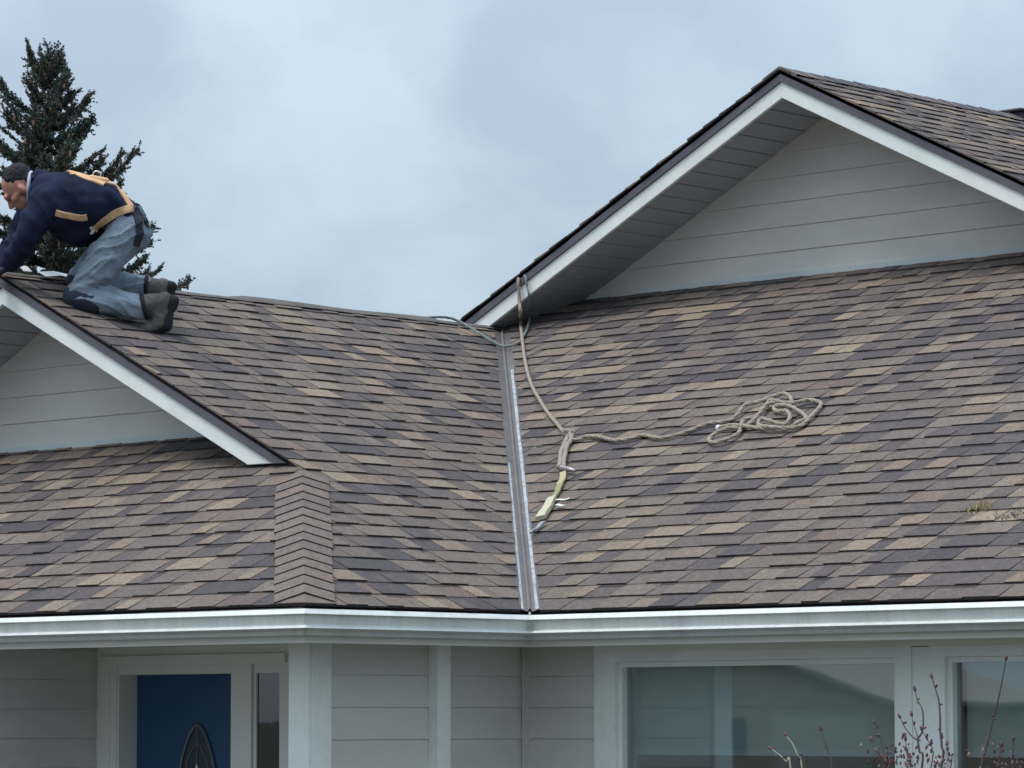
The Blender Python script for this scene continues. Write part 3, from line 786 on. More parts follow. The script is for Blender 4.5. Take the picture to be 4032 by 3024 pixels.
def hand(m, wr, fwd, side, palm_n, scale=1.0, fat=0.0):
    """palm, four unequal bent fingers and a thumb set off the side of the palm"""
    fwd = fwd / np.linalg.norm(fwd); side = side - fwd * (side @ fwd); side /= np.linalg.norm(side); nn = np.cross(fwd, side); 
    if nn @ palm_n < 0: nn = -nn
    for k in range(4):
        o = side * (k - 1.5) * .020
        capsule(m, wr + o * .7, wr + fwd * .085 + o, .016 + fat, .012 + fat, 8)
        L_ = (.074, .084, .078, .060)[k]
        a = wr + fwd * .085 + o * 1.05; b = a + fwd * L_ * .45 + nn * .006; c = b + fwd * L_ * .32 + nn * .018; d_ = c + fwd * L_ * .22 + nn * .018
        capsule(m, a, b, .0098 + fat, .0092 + fat, 8); capsule(m, b, c, .0092 + fat, .0086 + fat, 8); capsule(m, c, d_, .0086 + fat, .0078 + fat, 8)
    a = wr + fwd * .022 - side * .032; b = a + fwd * .035 - side * .024 + nn * .008; c = b + fwd * .032 - side * .006 + nn * .008
    capsule(m, a + side * .01, b, .014 + fat, .011 + fat, 8); capsule(m, b, c, .011 + fat, .009 + fat, 8)
hfN = -RT * 0.75 - UPZ * 0.55 + DEP * .15; hfF = -RT * .8 - UPZ * .45
hand(m, wriN, hfN, DEP, -UPZ); hand(m, wriF, hfF, DEP, -UPZ)
toeN = J(346, 690, TN + .02); 
for an, toe in ((ankN, toeN), (ankF, ankF + RT * .06 - UPZ * .10)):
    limb(an, an + RT * .02, .034, .03); limb(an + RT * .02, an * .55 + toe * .45, .03, .022)
body, _, _ = fuse("body", m, M_SKIN, worker, 0.0075, 3)
# eyes
for s in (1, -1):
    mm = MB(); c = hc + fdir * .086 - udir * .010 + sdir * s * .034
    ellipsoid(mm, c, [fdir * .010, sdir * .012, udir * .008], 8, 6); mm.build("eye", mat("eye_dark", (0.06, 0.05, 0.05), 0.3), body, smooth=True)
# hair: cap over crown, back and temples
m = MB()
ellipsoid(m, hc + udir * .036 - fdir * .030, [fdir * .092, sdir * .082, udir * .082])
capsule(m, hc - fdir * .072 - udir * .030 + sdir * .035, hc - fdir * .072 - udir * .030 - sdir * .035, .040, .040)
hair, _, _ = fuse("hair", m, M_HAIR, worker, 0.008, 3, lambda v: 0.006 * mnoise.noise(v * 60) + .004 * mnoise.noise(v * 140))
# pullover
def folds(v, amp=.010, sc=13):
    a = v.dot(Vector(RT)); d_ = v.dot(Vector(DEP)); q_ = .75 * a + .65 * v.z; l_ = .65 * a - .75 * v.z
    rg = 1 - 2 * abs(mnoise.noise(Vector((q_ * 11, l_ * 3, d_ * 4))))
    return amp * ((rg ** 3 if rg > 0 else 0) - .3) + .4 * amp * mnoise.noise(v * 16)
m = MB()
for dt, r_ in ((-.11, .150), (.11, .150)):
    k = np.array(DEP) * dt
    capsule(m, J(110, 424, T0) + k * .8, J(146, 446, T0) + k, .120, .172)
    capsule(m, J(146, 446, T0) + k, J(222, 446, T0) + k, .172, .138)
    capsule(m, J(222, 446, T0) + k * .9, J(270, 466, T0) + k * .9, .140, .098)
    capsule(m, J(140, 476, T0) + k * .8, J(168, 500, T0) + k * .8, .120, .082)     # belly of the loose knit
    capsule(m, J(168, 500, T0) + k * .8, J(188, 486, T0) + k * .8, .086, .09)
capsule(m, neckB + UP * .01, J(80, 402, T0), .085, .074)
for sh, el_, wr in ((shN, elbN, wriN), (shF, elbF, wriF)):
    capsule(m, sh + RT * .02, el_, .108, .078); capsule(m, el_, wr, .076, .054)
knit, kv, kf = fuse("pullover", m, M_KNIT, worker, 0.011, 6, lambda v: folds(v, .018, 10))
# collar
m = MB(); cc = J(66, 406, T0); ax = (hc - neckB); ax /= np.linalg.norm(ax); cu = np.cross(ax, DEP); cu /= np.linalg.norm(cu)
ringp = [cc + (math.cos(a) * cu * .088 + math.sin(a) * DEP * .088) for a in np.linspace(0, 2 * math.pi, 25)]
m.tube(ringp, .011, 6, cap=False); m.build("collar", mat("pale_collar", lin(176, 180, 196), 0.9, .08, 20), knit, smooth=True)
# jeans
def creases(v):
    """drag folds running down and forward across thigh and shin"""
    a = v.dot(Vector(RT)); d_ = v.dot(Vector(DEP)); q_ = .48 * a - .88 * v.z; l_ = .88 * a + .48 * v.z
    if v.z < kneeN[2] + .05: q_, l_ = .25 * a + .95 * v.z, .95 * a - .25 * v.z
    w_ = mnoise.noise(Vector((l_ * 5, q_ * 6, d_ * 4)))
    rg = 1 - 2 * abs(mnoise.noise(Vector((q_ * 17 + w_ * 1.2, l_ * 3.2, d_ * 5))))
    return .013 * (rg ** 3 if rg > 0 else 0) - .006 + .005 * mnoise.noise(v * 22)
m = MB()
for hp, kn, an, s in ((hipN, kneeN, ankN, -1), (hipF, kneeF, ankF, 1)):
    capsule(m, J(268, 474, T0) + DEP * s * .085, J(284, 498, T0) + DEP * s * .10, .108, .104); capsule(m, J(288, 470, T0) + DEP * s * .06, J(288, 492, T0) + DEP * s * .08, .070, .088)
    capsule(m, J(284, 502, T0) + DEP * s * .11, hp + (kn - hp) * .45, .108, .112)
    capsule(m, hp + (kn - hp) * .40, kn, .114, .082)
    capsule(m, kn, kn + (an - kn) * .45, .082, .084); capsule(m, kn + (an - kn) * .45, an - (an - kn) * .08, .084, .070)
jeans, jv, jf = fuse("jeans", m, M_JEAN, worker, 0.008, 6, lambda v: creases(v))
# knee pads, boots
for kn, an in ((kneeN, ankN), (kneeF, ankF)):
    m = MB(); d = (an - kn) / np.linalg.norm(an - kn)
    capsule(m, kn - d * .012 - UPZ * .012, kn + d * .07 - UPZ * .020, .084, .082)
    fuse("knee_pad", m, M_PAD, worker, .011, 4)
def boot(an, heel, ball, toe, top):
    m = MB()
    capsule(m, top, an, .066, .058); capsule(m, an, heel, .052, .046); capsule(m, an, ball, .052, .046); capsule(m, heel, ball, .046, .044); capsule(m, ball, toe, .046, .036)
    b, _, _ = fuse("boot", m, M_BOOT, worker, .009, 4, lambda v: .005 * mnoise.noise(v * 45))
    sn = np.cross(ball - heel, DEP); sn /= np.linalg.norm(sn)
    if sn @ (heel - an) < 0: sn = -sn
    m = MB()
    capsule(m, heel + sn * .034, heel + (ball - heel) * .4 + sn * .030, .036, .034, 12); capsule(m, heel + (ball - heel) * .35 + sn * .028, ball + sn * .032, .034, .040, 12); capsule(m, ball + sn * .032, toe + sn * .02, .040, .030, 12)
    capsule(m, heel + sn * .052 - (ball - heel) * .05, heel + sn * .050 + (ball - heel) * .22, .030, .028, 12)      # heel block
    fuse("sole", m, M_SOLE, b, .008, 1)
    m = MB(); ax_ = an - top; ax_ /= np.linalg.norm(ax_); u_ = np.cross(ax_, DEP); u_ /= np.linalg.norm(u_)
    m.tube([top - ax_ * .01 + (u_ * math.cos(q) + DEP * math.sin(q)) * .070 for q in np.linspace(0, 2 * math.pi, 21)], .012, 6, cap=False); m.build("boot_collar", M_SOLE, b, smooth=True)
    m = MB()
    for q in range(4):
        c_ = an * (1 - q / 4.5) + ball * (q / 4.5) - sn * (.060 - .004 * q)
        m.tube([c_ + DEP * k_ * .034 + sn * abs(k_) * .012 for k_ in np.linspace(-1, 1, 7)], .0045, 5)
    m.build("laces", mat("pale_lace", lin(120, 116, 108), .9, .1, 40), b, smooth=True)
boot(J(338, 655, TN + .02), J(356, 648, TN + .02), J(346, 700, TN + .02), J(314, 712, TN + .01), J(316, 660, TN + .02))
boot(ankF + RT * .03, J(352, 618, TF + .1), J(350, 640, TF + .1), J(338, 652, TF + .1), ankF)
# work gloves
for wr, hf in ((wriN, hfN), (wriF, hfF)):
    m = MB(); hand(m, wr, hf, DEP, -UPZ, fat=.004); capsule(m, wr - hf / np.linalg.norm(hf) * .05, wr, .040, .034, 10)
    fuse("work_glove", m, mat("dark_work_glove", lin(44, 50, 66), 0.9, .2, 30, .4, 120), worker, .006, 2)
# harness webbing laid over the clothes
TK = BVHTree.FromPolygons([Vector(v) for v in list(kv) + list(jv)], list(kf) + [tuple(i + len(kv) for i in f) for f in jf])
def on_body(x, y):
    d = Vector(ray(x * VP, y * VP)).normalized(); h = TK.ray_cast(Vector(CAM), d)
    return (np.array(h[0]), np.array(h[1])) if h[0] is not None else None
def webbing(name, pts, width, material, parent, thick=.005):
    S = spline([(x, y, 0) for x, y in pts], 8); hits = [on_body(p[0], p[1]) for p in S]; hits = [h for h in hits if h]
    C = [h[0] for h in hits]; NN = [h[1] for h in hits]
    for _ in range(3): 
        C = [C[0]] + [(C[i - 1] + 2 * C[i] + C[i + 1]) / 4 for i in range(1, len(C) - 1)] + [C[-1]]
        NN = [NN[0]] + [(NN[i - 1] + NN[i] + NN[i + 1]) / 3 for i in range(1, len(NN) - 1)] + [NN[-1]]
    V_ = []; n = len(C)
    for i in range(n):
        t = C[min(i + 1, n - 1)] - C[max(i - 1, 0)]; t /= np.linalg.norm(t) + 1e-9; nn = NN[i] / np.linalg.norm(NN[i]); w = np.cross(t, nn); w /= np.linalg.norm(w) + 1e-9
        for k in (-.5, -.25, .25, .5):
            p = C[i] + w * width * k
            q = TK.find_nearest(Vector(p)); 
            if q[0] is not None and (np.array(q[0]) - p) @ (np.array(q[0]) - p) < .0009: p = np.array(q[0])
            V_ += [tuple(p + nn * (.004 + thick)), ]
        for k in (-.5, .5): V_.append(tuple(C[i] + w * width * k - nn * .008))
    F_ = []
    for i in range(n - 1):
        a = i * 6; b = a + 6
        F_ += [(a, a + 1, b + 1, b), (a + 1, a + 2, b + 2, b + 1), (a + 2, a + 3, b + 3, b + 2), (a + 4, a, b, b + 4), (a + 3, a + 5, b + 5, b + 3)]
    F_ += [(4, 5, 3, 2, 1, 0), tuple((n - 1) * 6 + k for k in (0, 1, 2, 3, 5, 4))]
    return obj(name, V_, F_, material, parent, smooth=False)
har = webbing("harness", [(148, 372), (175, 379), (200, 388), (226, 398)], .044, M_STRAP, worker)
webbing("back_strap", [(226, 393), (246, 400), (262, 416), (274, 434), (285, 449)], .034, M_STRAP, har)
webbing("hip_strap", [(286, 449), (268, 454), (250, 460), (232, 472), (216, 484), (203, 496)], .042, M_STRAP, har)
webbing("chest_strap", [(121, 459), (138, 464), (158, 468), (176, 470), (188, 468)], .036, M_STRAP, har)
webbing("leg_strap", [(288, 456), (297, 470), (301, 490), (300, 512), (294, 532)], .046, M_BLACKS, har)
webbing("leg_strap", [(290, 452), (302, 460), (312, 474), (319, 490)], .030, M_BLACKS, har)
webbing("buckle_tab", [(196, 490), (200, 498), (197, 505)], .018, mat("pale_buckle", (0.55, 0.55, 0.5), 0.4), har)
# dorsal ring on its raised pad
hb = on_body(208, 392)
if hb:
    m = MB(); c = hb[0] + UP * .02 + DEP * .03
    m.tube([c + RT * .022 * math.cos(a) + UP * (.022 + .02 * math.sin(a)) for a in np.linspace(0, 2 * math.pi, 17)], .004, 6, cap=False); m.build("dorsal_ring", M_STEEL, har, smooth=True)
    m = MB(); capsule(m, c - RT * .03, c + RT * .05 - UP * .012, .022, .018); m.build("ring_pad", M_STRAP, har, smooth=True)

# ------------------------------------------------------------------ ropes
nSA = np.array([P, 0, 1.0]); nSC = np.array([0, -P, 1.0])
def onA(u, v, h=.026): return hit(u, v, nSA, nSA @ np.array(W(0, 0, 0))) + nA * h
def onC(u, v, h=.026): return hit(u, v, nSC, nSC @ np.array(W(0, B, 0))) + nC * h
def rope(name, pts, rad, material, label, cat, per=10, parent=None):
    S = spline(pts, per)
    # resample evenly, then lay three strands round the core
    L_ = [0]
    for i in range(1, len(S)): L_.append(L_[-1] + np.linalg.norm(S[i] - S[i - 1]))
    n = int(L_[-1] / .012); q = np.linspace(0, L_[-1], n)
    S = np.stack([np.interp(q, L_, [p[k] for p in S]) for k in range(3)], 1)
    m = MB()
    for st in range(3):
        up = None; pts2 = []
        for i in range(n):
            t = S[min(i + 1, n - 1)] - S[max(i - 1, 0)]; t /= np.linalg.norm(t) + 1e-9
            if up is None: up = np.cross(t, [.3, .2, .9]); up /= np.linalg.norm(up)
            up = up - t * (up @ t); up /= np.linalg.norm(up); w = np.cross(t, up)
            a = i * .42 + st * 2 * math.pi / 3
            pts2.append(S[i] + rad * .36 * (math.cos(a) * up + math.sin(a) * w))
        m.tube(pts2, rad * .68, 6)
    return m.build(name, material, parent, smooth=True, **({'label': label, 'cat': cat} if cat else {}))
def z7(x, y): return (1700 + x / 2.074, 1000 + y / 2.074)
def zc(x, y): return (2600 + x / 2.765, 1450 + y / 2.765)
rk = lambda u, v, dy=-.014: hit(u, v, (0, 1, 0), YR2 + dy)                      # on the face of the right barge board
main = [rk(*z7(722, 188), .25) + UPZ * .0, rk(*z7(716, 190), .06) , rk(*z7(708, 215)), rk(*z7(711, 300)), rk(*z7(718, 400)), rk(*z7(726, 480), -.03)]
main += [onC(*z7(x, y)) for x, y in ((735, 580), (748, 700), (765, 850), (790, 980), (830, 1110), (890, 1220), (960, 1330), (1050, 1440), (1118, 1518))]
# sharp turn at the knot, then away to the coil
main += [onC(*z7(x, y), h) for x, y, h in ((1148, 1530, .05), (1165, 1556, .03), (1220, 1545, .026))]
main += [onC(u, v) for u, v in ((2318, 1735), (2370, 1738), (2424, 1751), (2480, 1746), (2539, 1731))]
coil = [(0, 808), (150, 785), (300, 740), (450, 680), (560, 645), (700, 632), (800, 600), (870, 555), (950, 480), (1100, 410), (1300, 352), (1400, 362), (1446, 405), (1380, 442), (1220, 428), (1165, 490), (1060, 590), (930, 650), (870, 752), (740, 838), (610, 870), (545, 830), (600, 775), (760, 735),
        (930, 690), (1090, 570), (1190, 470), (1310, 432), (1480, 440), (1620, 402), (1720, 408), (1768, 452), (1660, 585), (1540, 678), (1380, 716), (1170, 718), (1085, 660), (1120, 612), (1210, 652), (1360, 660), (1432, 600), (1400, 548), (1285, 520), (1262, 480), (1420, 490), (1560, 540), (1606, 600), (1530, 668), (1360, 720), (1050, 712), (820, 700), (655, 696)]
for i, (x, y) in enumerate(coil):
    lift = .026 if i < 6 else .026 + .009 * ((i * 7) % 3) * (1 if 700 < x < 1560 else .3)
    main.append(onC(*zc(x, y), lift))
rope("rope", main, .0115, M_ROPE, "beige rope hanging over the right barge board and coiled loosely on the shingles", "rope", 8)
m = MB(); e0 = onC(*zc(640, 696)); e1 = onC(*zc(668, 697)); m.tube([e0, e1], .016, 8)
whip = m.build("rope_end", mat("white_whipping", (0.8, 0.8, 0.78), 0.7), bpy.data.objects["rope"])
# the lifeline that runs on to the roofer's side of the ridge
l2 = [rk(*z7(735, 158), .3), rk(*z7(745, 150), .08), rk(*z7(766, 190)), rk(*z7(778, 270)), rk(*z7(795, 340), -.02), rk(*z7(812, 430), .1)]
l2 += [onC(*z7(x, y)) for x, y in ((816, 520), (806, 580), (786, 650), (748, 715), (700, 765))]
l2 += [onA(*z7(x, y), .03) for x, y in ((570, 790), (500, 758), (400, 698), (300, 636), (220, 590), (140, 560))]
yy = onA(*z7(60, 548))[1]
l2 += [np.array(W(-W1 - .005, yy - .05, ZR1 + .035)), np.array(W(-W1 - .05, yy - .35, ZR1 + .005)), np.array(W(-W1 - .10, yy - .9, ZR1 - .02)), np.array(W(-W1 - .12, 3.1, ZR1 - .03)), np.array(W(-W1 - .14, 2.6, ZR1 - .04)), np.array(W(-W1 - .16, 2.2, ZR1 - .05))]
rope("lifeline", l2, .0085, M_ROPE2, "grey lifeline draped from the right barge board across the valley to the ridge", "rope", 8)

# ------------------------------------------------------------------ rope grab and lanyard below the knot
def z8(x, y): return (1800 + x / 1.7467, 1500 + y / 1.7467)
lany = thing("lanyard", "rope lanyard with yellow-green webbing and white tags lying beside the valley", "lanyard", tuple(onC(*z8(640, 900), 0)))
def strip(name, pts, width, material, parent, h=.024, th=.010):
    S = spline([onC(*z8(x, y), hh if (hh := h) else h) for x, y in pts], 6); n = len(S); V_ = []
    for i in range(n):
        t = S[min(i + 1, n - 1)] - S[max(i - 1, 0)]; t /= np.linalg.norm(t); w = np.cross(t, nC); w /= np.linalg.norm(w)
        wd = width[0] + (width[1] - width[0]) * i / (n - 1) if hasattr(width, '__len__') else width
        lift = .003 * math.sin(i * .5)
        for k, hh in ((-.5, 0), (-.5, th), (.5, th), (.5, 0)): V_.append(tuple(S[i] + w * wd * k + nC * (hh + lift)))
    F_ = [(i * 4 + a, i * 4 + (a + 1) % 4, i * 4 + 4 + (a + 1) % 4, i * 4 + 4 + a) for i in range(n - 1) for a in range(4)] + [(3, 2, 1, 0), tuple((n - 1) * 4 + k for k in range(4))]
    return obj(name, V_, F_, material, parent)
S = [onC(*z8(x, y), .034) for x, y in ((792, 418), (778, 450), (756, 492), (742, 540), (736, 590), (730, 640))]
for o_ in (-.011, .011):
    mm = MB(); SS = spline([p + np.array(RT) * o_ + nC * .006 * ((i + (o_ > 0)) % 2) for i, p in enumerate(S)], 6); mm.tube(SS, .013, 8); mm.build("rope_tail", M_ROPE, lany, smooth=True)
mm = MB(); kc = onC(*z8(786, 415), .045)
for a in range(3):
    mm.tube([kc + np.array(RT) * (.030 * math.cos(q + a)) + UP * (.024 * math.sin(q + a)) + nC * .012 * math.cos(2 * q + a * 2) for q in np.linspace(0, 2 * math.pi, 15)], .0115, 7, cap=False)
mm.build("knot", M_ROPE, lany, smooth=True)
mm = MB(); mm.tube([onC(*z8(x, y), .036) for x, y in ((706, 634), (730, 640), (775, 648), (822, 660))], [.013, .015, .014, .010], 8); mm.build("carabiner", mat("dull_steel", lin(170, 160, 158), 0.4, .1, 20, metal=.6), lany, smooth=True)
strip("tan_webbing", [(738, 662), (740, 690), (728, 722), (716, 748)], .034, mat("khaki_webbing", lin(168, 158, 124), .85, .1, 40), lany)
strip("green_webbing", [(722, 746), (706, 780), (690, 812), (674, 850)], (.034, .026), mat("yellow_green_webbing", lin(142, 140, 100), .85, .1, 40), lany)
strip("shock_pack", [(672, 846), (650, 880), (622, 930), (588, 985)], (.040, .050), mat("pale_shock_pack", lin(184, 178, 154), .7, .1, 30), lany, th=.022)
strip("label_tag", [(690, 858), (730, 855), (786, 842)], .016, mat("white_tag", (.62, .61, .57), .6), lany, h=.030, th=.003)
strip("label_tag", [(690, 890), (720, 893), (752, 890)], .020, MATS["white_tag"], lany, h=.030, th=.003)
strip("end_hook", [(610, 1004), (580, 1030), (550, 1056), (516, 1082)], (.030, .014), mat("grey_hook", lin(150, 150, 156), .45, .1, 20, metal=.5), lany)

# ------------------------------------------------------------------ small things on the roof
for k, (x0, x1, yv, lab) in enumerate(((34, 57, 590, "short white card offcut by the roofer's glove"), (88, 149, 606, "long white flashing strip lying along the ridge under the roofer"))):
    a = onA(x0 * VP, (yv - (6 if k == 0 else 2)) * VP, .03); b = onA(x1 * VP, (yv + (8 if k == 0 else 3)) * VP, .03)
    d = (b - a); d /= np.linalg.norm(d); w = np.cross(nA, d); mm = MB(); wd = .03 if k == 0 else .035
    mid = (a + b) / 2 + nA * .012
    V_ = []
    for q in (a, mid, b): V_ += [q - w * wd, q + w * wd, q + w * wd + nA * .004, q - w * wd + nA * .004]
    obj("card_offcut" if k == 0 else "flashing_strip", V_, [(0, 1, 2, 3)[::-1]] + [(i * 4 + j, i * 4 + (j + 1) % 4, i * 4 + 4 + (j + 1) % 4, i * 4 + 4 + j) for i in range(2) for j in range(4)] + [(8, 9, 10, 11)], mat("white_card", (.8, .8, .8), .6, .03), label=lab, cat="offcut")
# moss tufts on the right-hand slope
def moss(u, v, n_, sp, cols, label, seed):
    r = random.Random(seed); m = MB(); c = onC(u, v, .012)
    th_ = thing("moss_tuft", label, "moss", tuple(c - nC * .004), "moss tufts on the right slope")
    for i in range(n_):
        b = c + np.array([1, 0, 0]) * r.gauss(0, sp) + np.array([0, 1, P]) / s1 * r.gauss(0, sp * .8)
        d = np.array([r.gauss(0, .5), r.gauss(0, .5), r.uniform(.4, 1)]); d /= np.linalg.norm(d); L_ = r.uniform(.012, .040); w = np.cross(d, [r.gauss(0, 1), r.gauss(0, 1), .2]); w /= np.linalg.norm(w); w *= r.uniform(.0015, .004)
        m.add([b - w, b + w, b + d * L_ + w * .3, b + d * L_ - w * .3], [(0, 1, 2, 3)], lin(*r.choice(cols)))
    m.build("fronds", mat("moss", None, .9, .1, 20, attr="tone"), th_)
moss(3862, 2012, 80, .036, [(142, 132, 78), (158, 146, 98), (130, 116, 78), (150, 128, 92)], "yellow-green moss tuft growing between shingles on the right slope", 3)
moss(3985, 2040, 45, .036, [(110, 102, 96), (126, 116, 104), (96, 90, 86)], "dry grey-brown moss tuft at the right edge of the roof", 4)

# ------------------------------------------------------------------ spruce behind the house
TT = 52.0
apex = at(106 * VP, 116 * VP, TT)
tree = thing("spruce_tree", "tall dark spruce with brown cones behind the left gable", "tree", (apex[0], apex[1], 0))
r = random.Random(21)
TB = np.array([apex[0], apex[1], 0.0]); TH = apex[2]
mt = MB(); mt.tube([TB + np.array([.04 * math.sin(z * .9), .04 * math.cos(z * .7), z]) * [1, 1, 1] for z in np.linspace(0, TH - .25, 24)], [max(.012, .20 * (1 - z / TH) ** .8) for z in np.linspace(0, TH - .25, 24)], 8)
mt.build("trunk", mat("spruce_bark", lin(84, 66, 58), .95, .3, 12, .6, 60), tree, smooth=True)
NE = [(78, 90, 82), (86, 94, 80), (66, 80, 82), (96, 98, 80), (78, 90, 92), (104, 92, 80)]
fol = MB(); wood = MB(); cones = MB()
SHOOTS = []
def needles(p, d, L_, dens, rad):
    """short bottle-brush shoot, turned into needle blades below"""
    SHOOTS.append((*p, *d, L_, max(5, int(L_ / .0055 * dens)), rad))
def grow_needles():
    A = np.array(SHOOTS); g = np.random.default_rng(5); N_ = A[:, 7].astype(int)
    R_ = np.repeat(A, N_, axis=0); n = len(R_)
    unit = lambda v: v / (np.linalg.norm(v, axis=1, keepdims=True) + 1e-9)
    p = R_[:, :3]; d = unit(R_[:, 3:6]); q = p + d * (R_[:, 6] * g.random(n))[:, None]
    o = unit(np.cross(d, g.normal(size=(n, 3)))); e = unit(d * g.uniform(.3, .9, (n, 1)) + o)
    ln_ = (R_[:, 8] * g.uniform(.7, 1.35, n))[:, None]; w = unit(np.cross(e, g.normal(size=(n, 3)))) * g.uniform(.007, .014, (n, 1))
    V_ = np.stack([q - w, q + w, q + e * ln_ + w * .25, q + e * ln_ - w * .25], 1).reshape(-1, 3)
    tn = np.array([lin(*c) for c in NE])
    shoot_t = g.integers(0, len(NE), len(A)); tt = np.repeat(shoot_t, N_); mixi = g.random(n) < .35; tt[mixi] = g.integers(0, len(NE), mixi.sum())
    return V_, np.repeat(tn[tt], 4, axis=0)
def quads_np(name, V_, C_, material, parent, **pr):
    n = len(V_) // 4; c = (V_.min(0) + V_.max(0)) / 2; me = bpy.data.meshes.new(name)
    me.vertices.add(n * 4); me.vertices.foreach_set("co", (V_ - c).astype(np.float32).ravel())
    me.loops.add(n * 4); me.loops.foreach_set("vertex_index", np.arange(n * 4, dtype=np.int32))
    me.polygons.add(n); me.polygons.foreach_set("loop_start", np.arange(0, n * 4, 4, dtype=np.int32))
    me.update(calc_edges=True)
    a_ = me.color_attributes.new("tone", 'FLOAT_COLOR', 'POINT'); a_.data.foreach_set("color", np.hstack([C_, np.ones((n * 4, 1))]).astype(np.float32).ravel())
    me.materials.append(material); o = bpy.data.objects.new(name, me); COL.objects.link(o); place(o, parent, c); return props(o, **pr)
s = 0.10
while s < 9.0:
    nb_ = r.choice((5, 6, 7)) if s < 4.5 else 5
    a0 = r.random() * 6.283; gap = .13 + .03 * min(s, 3) if s < 4.6 else .42
    for k in range(nb_):
        a = a0 + 2 * math.pi * k / nb_ + r.uniform(-.35, .35)
        L_ = (.10 + .36 * s ** .92) * r.choice((.6, .75, .85, .95, 1.05, 1.1, 1.4)) if s < 4.6 else (.1 + .33 * s) * r.uniform(.8, 1.0)
        if L_ > 2.4: L_ = 2.4 + r.uniform(-.3, .2)
        h = np.array([math.cos(a), math.sin(a), 0]); base = TB + UPZ * (TH - s)
        el0 = .9 - .28 * s if s < 2.2 else .18
        pts = []
        for i in range(7):
            t = i / 6; rise = L_ * (math.tan(max(-.1, min(1.2, el0))) * .55 * t - .16 * t * (1 - t) + .26 * t ** 2.4)
            pts.append(base + h * L_ * t + UPZ * rise + np.array([r.gauss(0, .012), r.gauss(0, .012), r.gauss(0, .01)]))
        wood.tube(pts, [.016 * (1 - .75 * i / 6) * min(1, .4 + L_ / 2) for i in range(7)], 4, lin(74, 60, 54))
        S = spline(pts, 9); nS = len(S); side = np.cross(h, UPZ)
        dn = 1.0 if s < 4.6 else .35
        stp = max(1, int(nS / (L_ / .042 + 1)))
        for i in range(int(nS * .06), nS, stp):
            t = i / nS; d0 = S[min(i + 1, nS - 1)] - S[i - 1]; d0 /= np.linalg.norm(d0) + 1e-9
            needles(S[i], d0, .07, dn, .026)
            for sg in (-1, 1):
                if r.random() < .12: continue
                d = d0 * .75 + side * sg * r.uniform(.4, .9) + UPZ * r.uniform(-.25, .45); d /= np.linalg.norm(d)
                tl = (.05 + .26 * L_ * (1 - t) ** .7 * t ** .25) * r.uniform(.6, 1.2) + .03
                tl = min(tl, .42)
                needles(S[i], d, tl, dn, .026)
                if tl > .14:
                    for q in range(int(tl / .07)):
                        pb = S[i] + d * tl * (q + .6) / (tl / .07 + 1); d2 = d * .7 + side * r.uniform(-.6, .6) + d0 * r.uniform(0, .6) + UPZ * r.uniform(-.4, .4); d2 /= np.linalg.norm(d2)
                        needles(pb, d2, r.uniform(.05, .11), dn, .024)
        needles(S[-1], d0 * .8 + UPZ * .5, r.uniform(.06, .13), dn * 1.2, .024)
        if s < 4.2:
            for q in range(r.choice((0, 1, 2, 3) if s > .5 else (0, 0, 1))):
                i = r.randrange(int(nS * .4), nS); cpos = S[i] - UPZ * r.uniform(.02, .05) + np.array([r.gauss(0, .02), r.gauss(0, .02), 0])
                ax = np.array([r.gauss(0, .15), r.gauss(0, .15), -1]); ax /= np.linalg.norm(ax)
                cl = r.uniform(.035, .055); ux = np.cross(ax, [1, .2, .1]); ux /= np.linalg.norm(ux); uy = np.cross(ax, ux)
                k0 = len(cones.v); ellipsoid(cones, cpos + ax * cl, [ux * .019, uy * .019, ax * cl], 6, 5)
                cones.c += [lin(*r.choice([(112, 82, 72), (126, 92, 78), (100, 74, 68), (134, 104, 90)]))] * (len(cones.v) - k0)
    s += gap
def limb_to(xv, yv, rise, dep, dens=1.0):
    """a ragged long limb whose tip stands out of the crown"""
    tip = at(xv * VP, yv * VP, TT + dep); k_ = np.linalg.norm((tip - TB)[:2]); base = TB + UPZ * (tip[2] - rise * k_ - .1)
    mid = base * .5 + tip * .5 - UPZ * .10 * k_; S = spline([base, base * .75 + mid * .25, mid, mid * .4 + tip * .6 - UPZ * .06, tip], 10)
    wood.tube(S, [.016 * (1 - .8 * i / len(S)) for i in range(len(S))], 4, lin(74, 60, 54))
    for i in range(int(len(S) * .25), len(S) - 1):
        d0 = S[i + 1] - S[i]; d0 /= np.linalg.norm(d0); sd_ = np.cross(d0, UPZ); sd_ /= np.linalg.norm(sd_)
        needles(S[i], d0, .06, dens, .03)
        for q in range(5):
            d = d0 * r.uniform(.2, .8) + sd_ * r.uniform(-1, 1) + UPZ * r.uniform(-.5, .9); d /= np.linalg.norm(d)
            needles(S[i], d, r.uniform(.06, .20), dens, .026)
        if r.random() < .3:
            ax = np.array([r.gauss(0, .2), r.gauss(0, .2), -1]); ax /= np.linalg.norm(ax); cl = r.uniform(.03, .05); ux = np.cross(ax, [1, .2, .1]); ux /= np.linalg.norm(ux)
            k0 = len(cones.v); ellipsoid(cones, S[i] + ax * (cl + .02), [ux * .019, np.cross(ax, ux) * .019, ax * cl], 6, 5); cones.c += [lin(120, 84, 70)] * (len(cones.v) - k0)
